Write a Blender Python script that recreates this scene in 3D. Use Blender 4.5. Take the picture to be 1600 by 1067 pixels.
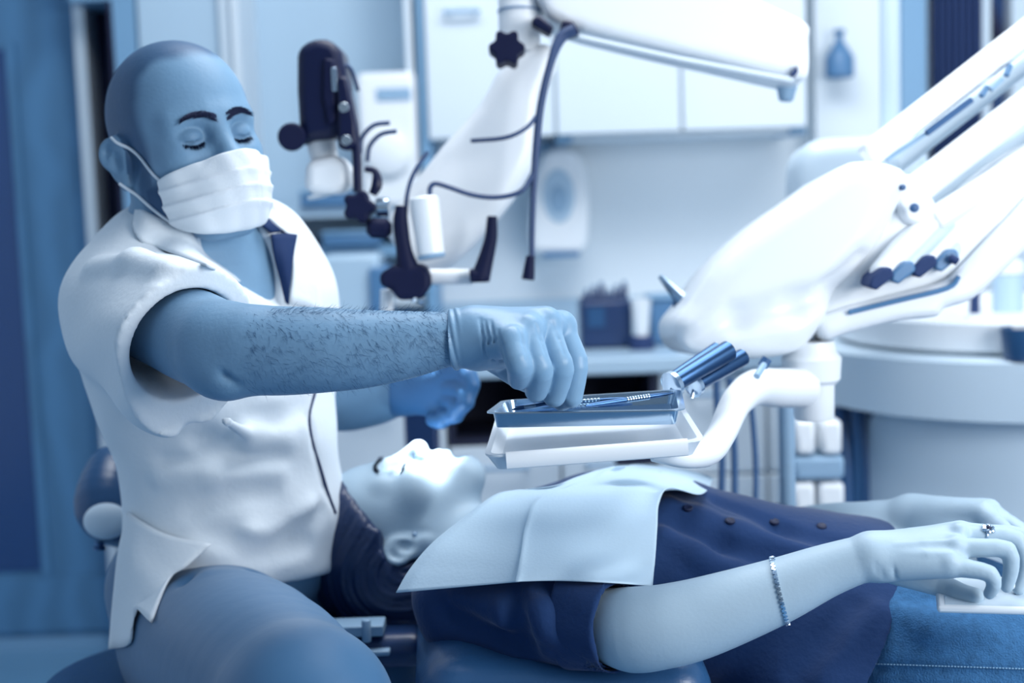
import bpy, math, random
import numpy as np
from mathutils import Vector, Matrix

for o in list(bpy.data.objects):
    bpy.data.objects.remove(o)
scene = bpy.context.scene
COL = scene.collection
rnd = random.Random(7)

# ------------------------------------------------------------------ camera
FPX = 50.0 / 36.0 * 1600.0            # focal length in pixels of the 1600x1067 frame
CAM = np.array([0.0, 0.0, 1.20])
PITCH, ROLL = math.radians(6.0), math.radians(2.0)
_f = np.array([0, math.cos(PITCH), -math.sin(PITCH)])
_u0 = np.array([0, math.sin(PITCH), math.cos(PITCH)])
_r0 = np.array([1.0, 0, 0])
CU = _u0 * math.cos(ROLL) + _r0 * math.sin(ROLL)
CR = _r0 * math.cos(ROLL) - _u0 * math.sin(ROLL)
CF = _f
cd = bpy.data.cameras.new('camera')
cd.sensor_width = 36.0
cd.lens = 50.0
cd.clip_start = 0.05
cd.dof.use_dof = True
cd.dof.focus_distance = 1.46
cd.dof.aperture_fstop = 2.8
cam = bpy.data.objects.new('camera', cd)
COL.objects.link(cam)
cam.matrix_world = Matrix(((CR[0], CU[0], -CF[0], CAM[0]), (CR[1], CU[1], -CF[1], CAM[1]),
                           (CR[2], CU[2], -CF[2], CAM[2]), (0, 0, 0, 1)))
scene.camera = cam

# ------------------------------------------------------------------ world, lights, exposure
scene.view_settings.view_transform = 'Standard'
scene.view_settings.look = 'None'
scene.view_settings.gamma = 1.0
scene.view_settings.use_curve_mapping = False
scene.view_settings.exposure = 0.10
w = bpy.data.worlds.new('world')
scene.world = w
w.use_nodes = True
bg = w.node_tree.nodes['Background']
bg.inputs[0].default_value = (0.50, 0.66, 0.84, 1)
bg.inputs[1].default_value = 0.36


def area(name, loc, target, sx, sy, power, col):
    l = bpy.data.lights.new(name, 'AREA')
    l.shape = 'RECTANGLE'
    l.size, l.size_y = sx, sy
    l.energy = power
    l.color = col
    o = bpy.data.objects.new(name, l)
    COL.objects.link(o)
    o.location = loc
    d = Vector(target) - Vector(loc)
    o.rotation_euler = d.to_track_quat('-Z', 'Y').to_euler()
    return o


# ceiling luminaire over the treatment area, soft light added at camera right (no window there), rear room light
area('ceiling_light_main', (0.35, 2.0, 2.62), (0.25, 1.9, 0), 1.6, 1.0, 28, (0.97, 0.99, 1.0))
area('ceiling_light_rear', (0.5, 2.45, 2.62), (0.5, 3.2, 0.6), 2.6, 0.7, 23, (0.97, 0.99, 1.0))
area('added_light_right', (1.55, 0.35, 1.45), (0.25, 1.6, 0.8), 1.0, 1.0, 36, (0.97, 0.99, 1.0))


# ------------------------------------------------------------------ helpers
def P(px, py, d):
    """world point seen at pixel (px,py) of the 1600x1067 frame, d metres in front of the camera"""
    return CAM + d * (CF + CR * ((px - 800.0) / FPX) + CU * ((533.5 - py) / FPX))


def PY(px, py, Y):
    """same, at world depth Y"""
    v = CF + CR * ((px - 800.0) / FPX) + CU * ((533.5 - py) / FPX)
    return CAM + v * (Y / v[1])


def px2m(n, d):
    return n * d / FPX


def srgb(r, g, b):
    def f(c):
        c /= 255.0
        return c / 12.92 if c <= 0.04045 else ((c + 0.055) / 1.055) ** 2.4
    return (f(r), f(g), f(b), 1.0)


MATS = {}


def mat(name, col, rough=0.5, metal=0.0, spec=0.5, bump=0.0, bscale=60.0, vary=0.0, vscale=8.0, emit=0.0,
        attr=None, col2=None, kind='noise', trans=0.0, sheen=0.0, coat=0.0):
    m = bpy.data.materials.new(name)
    m.use_nodes = True
    nt = m.node_tree
    b = nt.nodes['Principled BSDF']
    c = srgb(*col)
    b.inputs['Base Color'].default_value = c
    b.inputs['Roughness'].default_value = rough
    b.inputs['Metallic'].default_value = metal
    b.inputs['Specular IOR Level'].default_value = spec
    b.inputs['Transmission Weight'].default_value = trans
    b.inputs['Coat Weight'].default_value = coat
    if sheen:
        b.inputs['Sheen Weight'].default_value = sheen
        b.inputs['Sheen Roughness'].default_value = 0.4
    tc = nt.nodes.new('ShaderNodeTexCoord')
    colsock = None
    if attr:
        a = nt.nodes.new('ShaderNodeAttribute')
        a.attribute_name = attr
        mx = nt.nodes.new('ShaderNodeMix')
        mx.data_type = 'RGBA'
        mx.inputs[6].default_value = c
        mx.inputs[7].default_value = srgb(*col2)
        nt.links.new(a.outputs['Fac'], mx.inputs[0])
        colsock = mx.outputs[2]
    if vary > 0:
        n = nt.nodes.new('ShaderNodeTexWave' if kind == 'wave' else 'ShaderNodeTexNoise')
        n.inputs['Scale'].default_value = vscale
        if kind == 'wave':
            n.inputs['Distortion'].default_value = 6.0
        nt.links.new(tc.outputs['Object'], n.inputs['Vector'])
        mr = nt.nodes.new('ShaderNodeMapRange')
        mr.inputs['To Min'].default_value = 1 - vary
        mr.inputs['To Max'].default_value = 1 + vary
        nt.links.new(n.outputs[1 if kind != 'wave' else 'Fac'] if kind != 'noise' else n.outputs['Fac'], mr.inputs['Value'])
        hs = nt.nodes.new('ShaderNodeHueSaturation')
        hs.inputs['Color'].default_value = c
        if colsock:
            nt.links.new(colsock, hs.inputs['Color'])
        nt.links.new(mr.outputs[0], hs.inputs['Value'])
        colsock = hs.outputs[0]
    if colsock:
        nt.links.new(colsock, b.inputs['Base Color'])
    if bump > 0:
        n = nt.nodes.new('ShaderNodeTexNoise')
        n.inputs['Scale'].default_value = bscale
        n.inputs['Detail'].default_value = 4
        nt.links.new(tc.outputs['Object'], n.inputs['Vector'])
        bp = nt.nodes.new('ShaderNodeBump')
        bp.inputs['Strength'].default_value = bump
        bp.inputs['Distance'].default_value = 0.004
        nt.links.new(n.outputs['Fac'], bp.inputs['Height'])
        nt.links.new(bp.outputs[0], b.inputs['Normal'])
    if emit:
        b.inputs['Emission Color'].default_value = c
        b.inputs['Emission Strength'].default_value = emit
    MATS[name] = m
    return m


def cat(*ms):
    V, F, n = [], [], 0
    for v, f in ms:
        V += [tuple(p) for p in v]
        F += [tuple(i + n for i in q) for q in f]
        n += len(v)
    return V, F


def thing(name, label, category, base=(0, 0, 0), group=None):
    e = bpy.data.objects.new(name, None)
    e.empty_display_size = 0.05
    COL.objects.link(e)
    e.location = Vector([float(x) for x in base])
    e['label'] = label
    e['category'] = category
    if group:
        e['group'] = group
    return e


def mk(name, vf, m, parent=None, smooth=True, bevel=0.0, seg=2, solid=0.0, sub=0, label=None, category=None,
       group=None, kind=None, angle=35, attr=None, relax=0):
    v, f = vf
    me = bpy.data.meshes.new(name)
    if isinstance(f, np.ndarray):
        me.vertices.add(len(v))
        me.vertices.foreach_set('co', np.asarray(v, dtype=np.float32).ravel())
        nf = len(f)
        me.loops.add(nf * 4)
        me.loops.foreach_set('vertex_index', f.astype(np.int32).ravel())
        me.polygons.add(nf)
        me.polygons.foreach_set('loop_start', np.arange(0, nf * 4, 4, dtype=np.int32))
        me.update(calc_edges=True)
        me.validate()
    else:
        me.from_pydata([tuple(float(c) for c in p) for p in v], [], [tuple(int(i) for i in q) for q in f])
        me.validate()
    me.materials.append(m)
    o = bpy.data.objects.new(name, me)
    COL.objects.link(o)
    if attr is not None:
        a = me.attributes.new('tone', 'FLOAT', 'POINT')
        a.data.foreach_set('value', np.asarray(attr, dtype=np.float32))
    if smooth:
        me.polygons.foreach_set('use_smooth', [True] * len(me.polygons))
    if not isinstance(f, np.ndarray):
        import bmesh
        bm = bmesh.new()
        bm.from_mesh(me)
        bmesh.ops.recalc_face_normals(bm, faces=bm.faces)
        if smooth and angle < 180:
            for e in bm.edges:
                if len(e.link_faces) == 2 and e.calc_face_angle(0) > math.radians(angle):
                    e.smooth = False
        bm.to_mesh(me)
        bm.free()
    if relax:
        md = o.modifiers.new('relax', 'SMOOTH')
        md.factor = 0.5
        md.iterations = relax
    if solid:
        md = o.modifiers.new('solid', 'SOLIDIFY')
        md.thickness = solid
        md.offset = 0
    if bevel:
        md = o.modifiers.new('bevel', 'BEVEL')
        md.width = bevel
        md.segments = seg
        md.limit_method = 'ANGLE'
        md.angle_limit = math.radians(35)
    if sub:
        md = o.modifiers.new('sub', 'SUBSURF')
        md.levels = md.render_levels = sub
    if parent is not None:
        o.parent = parent
        if parent.type == 'EMPTY' and parent.parent is None:
            o.matrix_parent_inverse = Matrix.Translation(-Vector(parent.location))
    if label:
        o['label'] = label
    if category:
        o['category'] = category
    if group:
        o['group'] = group
    if kind:
        o['kind'] = kind
    return o


def box(x0, x1, y0, y1, z0, z1):
    v = [(x, y, z) for x in (x0, x1) for y in (y0, y1) for z in (z0, z1)]
    f = [(0, 1, 3, 2), (4, 6, 7, 5), (0, 4, 5, 1), (2, 3, 7, 6), (0, 2, 6, 4), (1, 5, 7, 3)]
    return v, f


def obox(c, ax, ay, az, hx, hy, hz):
    """box from centre, three axis vectors and half sizes"""
    c = np.asarray(c, float)
    A = [np.asarray(a, float) / np.linalg.norm(a) * h for a, h in ((ax, hx), (ay, hy), (az, hz))]
    v = [c + i * A[0] + j * A[1] + k * A[2] for i in (-1, 1) for j in (-1, 1) for k in (-1, 1)]
    f = [(0, 1, 3, 2), (4, 6, 7, 5), (0, 4, 5, 1), (2, 3, 7, 6), (0, 2, 6, 4), (1, 5, 7, 3)]
    return v, f


def catmull(pts, n=6, closed=False):
    pts = [np.asarray(p, float) for p in pts]
    out = []
    m = len(pts)
    rng = range(m if closed else m - 1)
    for i in rng:
        if closed:
            p0, p1, p2, p3 = pts[(i - 1) % m], pts[i], pts[(i + 1) % m], pts[(i + 2) % m]
        else:
            p1, p2 = pts[i], pts[i + 1]
            p0 = pts[i - 1] if i > 0 else 2 * p1 - p2
            p3 = pts[i + 2] if i + 2 < m else 2 * p2 - p1
        for j in range(n):
            t = j / n
            out.append(0.5 * ((2 * p1) + (-p0 + p2) * t + (2 * p0 - 5 * p1 + 4 * p2 - p3) * t * t + (-p0 + 3 * p1 - 3 * p2 + p3) * t ** 3))
    if not closed:
        out.append(pts[-1])
    return out


def tube(pts, r, seg=10, smooth=0, caps=True, closed=False, flat=None):
    """tube along points; r a number or a list; smooth>0 interpolates; flat=(axis,k) squashes along an axis"""
    pts = [np.asarray(p, float) for p in pts]
    rs = list(r) if hasattr(r, '__len__') else [r] * len(pts)
    if smooth:
        q = catmull([np.append(p, x) for p, x in zip(pts, rs)], smooth, closed)
        pts = [p[:3] for p in q]
        rs = [max(p[3], 1e-5) for p in q]
    n = len(pts)
    V, F = [], []
    up = None
    for i in range(n):
        if closed:
            t = pts[(i + 1) % n] - pts[i - 1]
        else:
            t = pts[min(i + 1, n - 1)] - pts[max(i - 1, 0)]
        t = t / (np.linalg.norm(t) + 1e-12)
        if up is None:
            a = np.array([0, 0, 1.0]) if abs(t[2]) < 0.9 else np.array([1.0, 0, 0])
            up = np.cross(np.cross(t, a), t)
        up = up - t * np.dot(up, t)
        up /= np.linalg.norm(up) + 1e-12
        s = np.cross(t, up)
        for k in range(seg):
            a = 2 * math.pi * k / seg
            off = (up * math.cos(a) + s * math.sin(a)) * rs[i]
            if flat is not None:
                ax = np.asarray(flat[0], float)
                ax = ax / np.linalg.norm(ax)
                off = off - ax * np.dot(off, ax) * (1 - flat[1])
            V.append(pts[i] + off)
    for i in range(n - 1 + (1 if closed else 0)):
        for k in range(seg):
            a, b = i * seg + k, i * seg + (k + 1) % seg
            i2 = (i + 1) % n
            F.append((a, b, i2 * seg + (k + 1) % seg, i2 * seg + k))
    if caps and not closed:
        F.append(tuple(range(seg))[::-1])
        F.append(tuple((n - 1) * seg + k for k in range(seg)))
    return V, F


def lathe(c, axis, prof, seg=32, caps=True):
    """prof: list of (along axis, radius)"""
    c = np.asarray(c, float)
    t = np.asarray(axis, float)
    t = t / np.linalg.norm(t)
    a = np.array([0, 0, 1.0]) if abs(t[2]) < 0.9 else np.array([1.0, 0, 0])
    u = np.cross(t, a)
    u /= np.linalg.norm(u)
    s = np.cross(t, u)
    V, F = [], []
    for h, r in prof:
        for k in range(seg):
            an = 2 * math.pi * k / seg
            V.append(c + t * h + (u * math.cos(an) + s * math.sin(an)) * max(r, 1e-5))
    for i in range(len(prof) - 1):
        for k in range(seg):
            F.append((i * seg + k, i * seg + (k + 1) % seg, (i + 1) * seg + (k + 1) % seg, (i + 1) * seg + k))
    if caps:
        F.append(tuple(range(seg))[::-1])
        F.append(tuple((len(prof) - 1) * seg + k for k in range(seg)))
    return V, F


def prism(front, off):
    """solid from a front polygon (3D points) and an offset vector"""
    front = [np.asarray(p, float) for p in front]
    off = np.asarray(off, float)
    n = len(front)
    V = front + [p + off for p in front]
    F = [tuple(range(n))[::-1], tuple(range(n, 2 * n))]
    for i in range(n):
        j = (i + 1) % n
        F.append((i, j, n + j, n + i))
    return V, F


def pprism(pix, d, th, smooth=0):
    """prism whose front outline is given in pixels at distance d, th metres thick away from the viewer side"""
    if smooth:
        pix = [tuple(p) for p in catmull(pix, smooth, True)]
    return prism([P(x, y, d) for x, y in pix], np.array([0, 1.0, 0]) * th)


def sheet(rows, n=5):
    """smooth surface through a grid of 3D control points"""
    R = [catmull(r, n) for r in rows]
    cols = [catmull([R[i][j] for i in range(len(R))], n) for j in range(len(R[0]))]
    nu, nv = len(cols), len(cols[0])
    V = [cols[i][j] for i in range(nu) for j in range(nv)]
    F = [(i * nv + j, i * nv + j + 1, (i + 1) * nv + j + 1, (i + 1) * nv + j) for i in range(nu - 1) for j in range(nv - 1)]
    return V, F


# ------------------------------------------------------------------ signed-distance modelling (smooth organic solids)
def unit(v):
    v = np.asarray(v, float)
    return v / np.linalg.norm(v)


class Field:
    def __init__(self):
        self.ops = []
        self.M = np.eye(4)

    def tp(self, p):
        return self.M[:3, :3] @ np.asarray(p, float) + self.M[:3, 3]

    @property
    def s(self):
        return abs(np.linalg.det(self.M[:3, :3])) ** (1 / 3)

    def add(self, f, lo, hi, k, op):
        self.ops.append((f, np.asarray(lo, float), np.asarray(hi, float), k, op))

    def cone(self, a, b, ra, rb, k=0.01, op='u', flat=None):
        a, b = self.tp(a), self.tp(b)
        s = self.s
        ra, rb, k = ra * s, rb * s, k * s
        ba = b - a
        bb = max(float(ba @ ba), 1e-12)
        if flat is not None:
            ax = self.M[:3, :3] @ np.asarray(flat[0], float)
            ax = ax / np.linalg.norm(ax)
            q = flat[1]

        def f(X, Y, Z):
            t = np.clip(((X - a[0]) * ba[0] + (Y - a[1]) * ba[1] + (Z - a[2]) * ba[2]) / bb, 0, 1)
            vx, vy, vz = X - a[0] - t * ba[0], Y - a[1] - t * ba[1], Z - a[2] - t * ba[2]
            if flat is not None:
                dd = vx * ax[0] + vy * ax[1] + vz * ax[2]
                g = 1.0 / q - 1.0
                vx, vy, vz = vx + dd * ax[0] * g, vy + dd * ax[1] * g, vz + dd * ax[2] * g
                return (np.sqrt(vx * vx + vy * vy + vz * vz) - (ra + (rb - ra) * t)) * min(1.0, q)
            return np.sqrt(vx * vx + vy * vy + vz * vz) - (ra + (rb - ra) * t)
        r = max(ra, rb) * (max(1.0, flat[1]) if flat is not None else 1.0)
        self.add(f, np.minimum(a, b) - r, np.maximum(a, b) + r, k, op)

    def chain(self, pts, k=0.01, op='u', flat=None, interp=6):
        """tapered limb through (point, radius) pairs, one smooth run"""
        q = [np.append(self.tp(p), r * self.s) for p, r in pts]
        if interp > 1 and len(q) > 2:
            q = catmull(q, interp)
        q = np.array(q)

        def f(X, Y, Z):
            out = None
            for a, b in zip(q[:-1], q[1:]):
                ba = b[:3] - a[:3]
                bb = max(float(ba @ ba), 1e-12)
                t = np.clip(((X - a[0]) * ba[0] + (Y - a[1]) * ba[1] + (Z - a[2]) * ba[2]) / bb, 0, 1)
                d = np.sqrt((X - a[0] - t * ba[0]) ** 2 + (Y - a[1] - t * ba[1]) ** 2 + (Z - a[2] - t * ba[2]) ** 2) - (a[3] + (b[3] - a[3]) * t)
                out = d if out is None else np.minimum(out, d)
            return out
        r = q[:, 3].max()
        self.add(f, q[:, :3].min(0) - r, q[:, :3].max(0) + r, k * self.s, op)

    def ell(self, c, r, R=None, k=0.01, op='u'):
        c = self.tp(c)
        s = self.s
        r = np.asarray(r, float) * s
        k *= s
        A = self.M[:3, :3] / s
        if R is not None:
            A = A @ np.asarray(R, float)
        A = A.T                                   # world -> local

        def f(X, Y, Z):
            x, y, z = X - c[0], Y - c[1], Z - c[2]
            q = [A[i, 0] * x + A[i, 1] * y + A[i, 2] * z for i in range(3)]
            k0 = np.sqrt(sum((q[i] / r[i]) ** 2 for i in range(3)))
            k1 = np.sqrt(sum((q[i] / r[i] ** 2) ** 2 for i in range(3))) + 1e-9
            return k0 * (k0 - 1) / k1
        ext = np.sqrt(((A.T * r[None, :]) ** 2).sum(1))
        self.add(f, c - ext, c + ext, k, op)

    def box(self, c, h, R=None, rd=0.005, k=0.01, op='u'):
        c = self.tp(c)
        s = self.s
        h = np.asarray(h, float) * s
        rd *= s
        k *= s
        A = self.M[:3, :3] / s
        if R is not None:
            A = A @ np.asarray(R, float)
        A = A.T

        def f(X, Y, Z):
            x, y, z = X - c[0], Y - c[1], Z - c[2]
            q = [np.abs(A[i, 0] * x + A[i, 1] * y + A[i, 2] * z) - h[i] + rd for i in range(3)]
            o = np.sqrt(sum(np.maximum(e, 0) ** 2 for e in q))
            return o + np.minimum(np.maximum(np.maximum(q[0], q[1]), q[2]), 0) - rd
        ext = np.abs(A.T) @ h
        self.add(f, c - ext, c + ext, k, op)

    def torus(self, c, R0, r0, ax, k=0.005, op='u', flat=(1, 1)):
        """ring around axis ax"""
        c = self.tp(c)
        s = self.s
        R0, r0, k = R0 * s, r0 * s, k * s
        ax = unit(self.M[:3, :3] @ np.asarray(ax, float))

        def f(X, Y, Z):
            x, y, z = X - c[0], Y - c[1], Z - c[2]
            h = x * ax[0] + y * ax[1] + z * ax[2]
            q = np.sqrt(np.maximum(x * x + y * y + z * z - h * h, 0)) - R0
            return np.sqrt(q * q + h * h) - r0
        e = R0 + r0
        self.add(f, c - e, c + e, k, op)

    def disp(self, f, lo=(-9, -9, -9), hi=(9, 9, 9)):
        self.ops.append((f, np.asarray(lo, float), np.asarray(hi, float), 0, 'd'))

    def plane(self, p, n, k=0.004):
        """keep the side n points away from"""
        p = self.tp(p)
        n = unit(self.M[:3, :3] @ np.asarray(n, float))
        self.ops.append((lambda X, Y, Z: -((X - p[0]) * n[0] + (Y - p[1]) * n[1] + (Z - p[2]) * n[2]),
                         np.array([-9.] * 3), np.array([9.] * 3), k, 's'))

    def cut(self, p, n, c, R, k=0.003):
        """remove the half space beyond p (direction n), only within the ball c,R"""
        p, c = np.asarray(p, float), np.asarray(c, float)
        n = unit(n)

        def f(X, Y, Z):
            a = -((X - p[0]) * n[0] + (Y - p[1]) * n[1] + (Z - p[2]) * n[2])
            b = np.sqrt((X - c[0]) ** 2 + (Y - c[1]) ** 2 + (Z - c[2]) ** 2) - R
            return np.maximum(a, b)
        self.add(f, c - R, c + R, k, 's')

    def hit(self, pix, off=0.0, fallback=1.8, d0=1.05, d1=2.3):
        """points of the surface seen at the given pixels, lifted off metres towards the viewer"""
        pix = np.asarray(pix, float)
        dirs = np.array([P(x, y, 1.0) - CAM for x, y in pix[:, :2]])
        fb = np.broadcast_to(np.asarray(fallback, float), (len(pix),))
        d = np.full(len(pix), d0)
        done = np.zeros(len(pix), bool)
        for _ in range(90):
            v = self.at(CAM + dirs * d[:, None])
            done |= v < 0.0008
            d = np.where(done, d, d + np.clip(v * 0.8, 0.0005, 0.06))
        d = np.where(done & (d < d1), d, fb)
        return CAM + dirs * (d - off)[:, None]

    def fold(self, pix, h=0.004, r=0.010, op='u', k=0.02):
        """a crease (op 's') or ridge (op 'u') along pixels on the current surface"""
        pts = self.hit(pix, (h - r) if op == 'u' else (r - h))
        n = len(pts)
        for i in range(n - 1):
            self.cone(pts[i], pts[i + 1], r * (0.6 if i == 0 else 1), r * (0.6 if i == n - 2 else 1), k=k, op=op)

    def drape(self, rows, off=0.004, fallback=1.8, n=5):
        """sheet whose control points (pixel x, pixel y[, extra lift]) lie on the surface"""
        out = []
        for r in rows:
            p = self.hit([q[:2] for q in r], 0.0, fallback)
            out.append([a - unit(a - CAM) * (off + (q[2] if len(q) > 2 else 0)) for a, q in zip(p, r)])
        return sheet(out, n)

    def bounds(self):
        lo = np.min([o[1] for o in self.ops if o[4] == 'u'], 0)
        hi = np.max([o[2] for o in self.ops if o[4] == 'u'], 0)
        return lo, hi

    @staticmethod
    def comb(F, d, k, op):
        if op == 'u':
            if k <= 0:
                return np.minimum(F, d)
            h = np.maximum(k - np.abs(F - d), 0) / k
            return np.minimum(F, d) - h * h * k * 0.25
        d = -d
        if k <= 0:
            return np.maximum(F, d)
        h = np.maximum(k - np.abs(F - d), 0) / k
        return np.maximum(F, d) + h * h * k * 0.25

    def at(self, pts):
        pts = np.asarray(pts, float)
        X, Y, Z = pts[:, 0], pts[:, 1], pts[:, 2]
        F = np.full(len(pts), 0.2)
        for f, lo, hi, k, op in self.ops:
            if op == 'd':
                F = F + f(X, Y, Z)
            else:
                F = self.comb(F, f(X, Y, Z), k, op)
        return F

    def project(self, pts, dirs, off=0.0, n=40):
        """march points along dirs until they sit on the surface (+off)"""
        p = np.array(pts, float)
        d = np.array([unit(v) for v in dirs])
        for _ in range(n):
            v = self.at(p) - off
            p = p + d * np.clip(v, -0.02, 0.02)[:, None] * 0.8
        return p

    def grid(self, lo, hi, res):
        n = np.ceil((np.asarray(hi) - np.asarray(lo)) / res).astype(int) + 1
        ax = [np.asarray(lo)[i] + res * np.arange(n[i]) for i in range(3)]
        F = np.full(n, 0.2, dtype=np.float32)
        for f, l, h, k, op in self.ops:
            m = k + 3 * res + 0.004
            i0 = [max(0, int(np.searchsorted(ax[i], l[i] - m))) for i in range(3)]
            i1 = [min(n[i], int(np.searchsorted(ax[i], h[i] + m))) for i in range(3)]
            if any(a >= b for a, b in zip(i0, i1)):
                continue
            sl = tuple(slice(a, b) for a, b in zip(i0, i1))
            X = ax[0][i0[0]:i1[0]].astype(np.float32)[:, None, None]
            Y = ax[1][i0[1]:i1[1]].astype(np.float32)[None, :, None]
            Z = ax[2][i0[2]:i1[2]].astype(np.float32)[None, None, :]
            if op == 'd':
                sub = F[sl]
                msk = np.abs(sub) < 0.03
                if msk.any():
                    Xb, Yb, Zb = (np.broadcast_to(q, sub.shape)[msk] for q in (X, Y, Z))
                    sub[msk] = sub[msk] + f(Xb, Yb, Zb)
            else:
                F[sl] = self.comb(F[sl], f(X, Y, Z).astype(np.float32), k, op)
        return F, np.asarray(lo, float)

    def mesh(self, res, lo=None, hi=None, fine=()):
        """surface-net mesh; fine: list of (lo,hi,res) boxes meshed at their own resolution"""
        l, h = self.bounds()
        lo = l - max(3 * res, 0.03) if lo is None else np.asarray(lo, float)
        hi = h + max(3 * res, 0.03) if hi is None else np.asarray(hi, float)
        F, o = self.grid(lo, hi, res)
        V, Q = surface_nets(F, o, res)
        if not fine:
            return V, Q
        Vs, Qs, n = [], [], 0
        keep = np.ones(len(Q), bool)
        C = V[Q].mean(1)
        for fl, fh, fr in fine:
            fl, fh = np.asarray(fl, float), np.asarray(fh, float)
            keep &= ~((C > fl + res * 1.0) & (C < fh - res * 1.0)).all(1)
        Vs.append(V)
        Qs.append(Q[keep])
        n = len(V)
        for fl, fh, fr in fine:
            F, o = self.grid(np.asarray(fl, float), np.asarray(fh, float), fr)
            v, q = surface_nets(F, o, fr)
            Vs.append(v)
            Qs.append(q + n)
            n += len(v)
        V, Q = np.concatenate(Vs), np.concatenate(Qs)
        used = np.unique(Q)
        mp = np.full(len(V), -1)
        mp[used] = np.arange(len(used))
        return V[used], mp[Q]


def surface_nets(F, o, res):
    S = F < 0
    nx, ny, nz = F.shape
    cnt = np.zeros((nx - 1, ny - 1, nz - 1), np.int8)
    for i in (0, 1):
        for j in (0, 1):
            for k in (0, 1):
                cnt += S[i:nx - 1 + i, j:ny - 1 + j, k:nz - 1 + k]
    act = (cnt > 0) & (cnt < 8)
    I = np.argwhere(act)
    vid = np.full(cnt.shape, -1, np.int32)
    vid[act] = np.arange(len(I))
    cs = [(i, j, k) for i in (0, 1) for j in (0, 1) for k in (0, 1)]
    vals = {c: F[I[:, 0] + c[0], I[:, 1] + c[1], I[:, 2] + c[2]].astype(float) for c in cs}
    acc = np.zeros((len(I), 3))
    num = np.zeros(len(I))
    for a in cs:
        for d in range(3):
            if a[d] == 0:
                b = tuple(1 if i == d else a[i] for i in range(3))
                va, vb = vals[a], vals[b]
                cr = (va < 0) != (vb < 0)
                t = np.where(cr, va / np.where(cr, va - vb, 1), 0)
                for i in range(3):
                    acc[:, i] += np.where(cr, a[i] + (t if i == d else 0), 0)
                num += cr
    V = (I + acc / num[:, None]) * res + o
    Q = []
    for d in range(3):
        e = [slice(None)] * 3
        e2 = [slice(None)] * 3
        e[d], e2[d] = slice(0, -1), slice(1, None)
        A, B = S[tuple(e)], S[tuple(e2)]
        E = np.argwhere(A != B)
        u, v = (d + 1) % 3, (d + 2) % 3
        dims = F.shape
        ok = (E[:, u] > 0) & (E[:, v] > 0) & (E[:, u] < dims[u] - 1) & (E[:, v] < dims[v] - 1)
        E = E[ok]
        ins = A[E[:, 0], E[:, 1], E[:, 2]]
        q = []
        for du, dv in ((1, 1), (0, 1), (0, 0), (1, 0)):
            c = E.copy()
            c[:, u] -= du
            c[:, v] -= dv
            q.append(vid[c[:, 0], c[:, 1], c[:, 2]])
        q = np.stack(q, 1)
        # corner order gives +d facing normals when the inside is on the lower side
        q = np.where(ins[:, None], q, q[:, ::-1])
        Q.append(q)
    return V, np.concatenate(Q)


def sstep(a, b, x):
    t = np.clip((x - a) / (b - a), 0, 1)
    return t * t * (3 - 2 * t)


def frame(origin, x, z, s=1.0):
    """4x4 with local +x = forward, +z = up"""
    x = unit(x)
    z = np.asarray(z, float)
    z = unit(z - x * (z @ x))
    y = np.cross(z, x)
    M = np.eye(4)
    M[:3, 0], M[:3, 1], M[:3, 2], M[:3, 3] = x * s, y * s, z * s, origin
    return M


def hairs(roots, dirs, length, r, curl=0.3, rng=None):
    """thin bent three-sided hairs as one mesh"""
    V, F = [], []
    for p, d in zip(roots, dirs):
        d = unit(d)
        a = unit(np.cross(d, [0.31, 0.77, 0.55]))
        b = np.cross(d, a)
        L = length * (0.6 + 0.8 * rng.random())
        cv = (a * (rng.random() - .5) + b * (rng.random() - .5)) * curl * L
        n = len(V)
        for t, rr in ((0, r), (0.5, r * 0.8), (1.0, r * 0.2)):
            c = p + d * L * t + cv * t * t
            for k in range(3):
                an = 2.094 * k
                V.append(c + (a * math.cos(an) + b * math.sin(an)) * rr)
        for i in range(2):
            for k in range(3):
                k2 = (k + 1) % 3
                F.append((n + i * 3 + k, n + i * 3 + k2, n + i * 3 + 3 + k2, n + i * 3 + 3 + k))
    return V, F


def lerp(a, b, t):
    return np.asarray(a) * (1 - t) + np.asarray(b) * t


# ------------------------------------------------------------------ materials (blue-toned picture: every colour lies on one navy-to-white scale)
mat('skin_man', (112, 148, 178), rough=0.5, spec=0.3, bump=0.12, bscale=220, attr='tone', col2=(30, 68, 108), vary=0.08, vscale=30)
mat('skin_woman', (166, 188, 204), rough=0.5, spec=0.35, bump=0.06, bscale=260, attr='tone', col2=(120, 158, 190), vary=0.05, vscale=25)
mat('brow_hair', (24, 34, 66), rough=0.7, spec=0.2)
mat('arm_hair', (54, 92, 132), rough=0.7, spec=0.2)
mat('white_cotton', (226, 234, 241), rough=0.85, spec=0.15, bump=0.15, bscale=140)
mat('mask_fabric', (228, 235, 242), rough=0.9, spec=0.1, bump=0.1, bscale=400)
mat('strap_white', (218, 228, 238), rough=0.8)
mat('lapel_navy', (24, 46, 86), rough=0.8, spec=0.2)
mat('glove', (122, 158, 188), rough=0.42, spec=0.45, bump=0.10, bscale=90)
mat('glove_shaded', (58, 104, 150), rough=0.45, spec=0.4)  # darker copy of the glove: the far hand's shade is put into the colour
mat('trouser', (64, 106, 144), rough=0.5, spec=0.35, sheen=0.2, bump=0.08, bscale=60)
mat('navy_cotton', (27, 54, 97), rough=0.85, spec=0.2, bump=0.2, bscale=160, sheen=0.15)
mat('button_navy', (16, 28, 62), rough=0.6)
mat('denim', (58, 104, 148), rough=0.9, spec=0.15, bump=0.5, bscale=500, vary=0.38, vscale=120)
mat('denim_thread', (120, 160, 190), rough=0.8)
mat('hair_dark', (26, 46, 84), rough=0.42, spec=0.5, bump=0.3, bscale=60)
mat('paper_bib', (184, 207, 224), rough=0.95, spec=0.1, bump=0.1, bscale=300)
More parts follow.
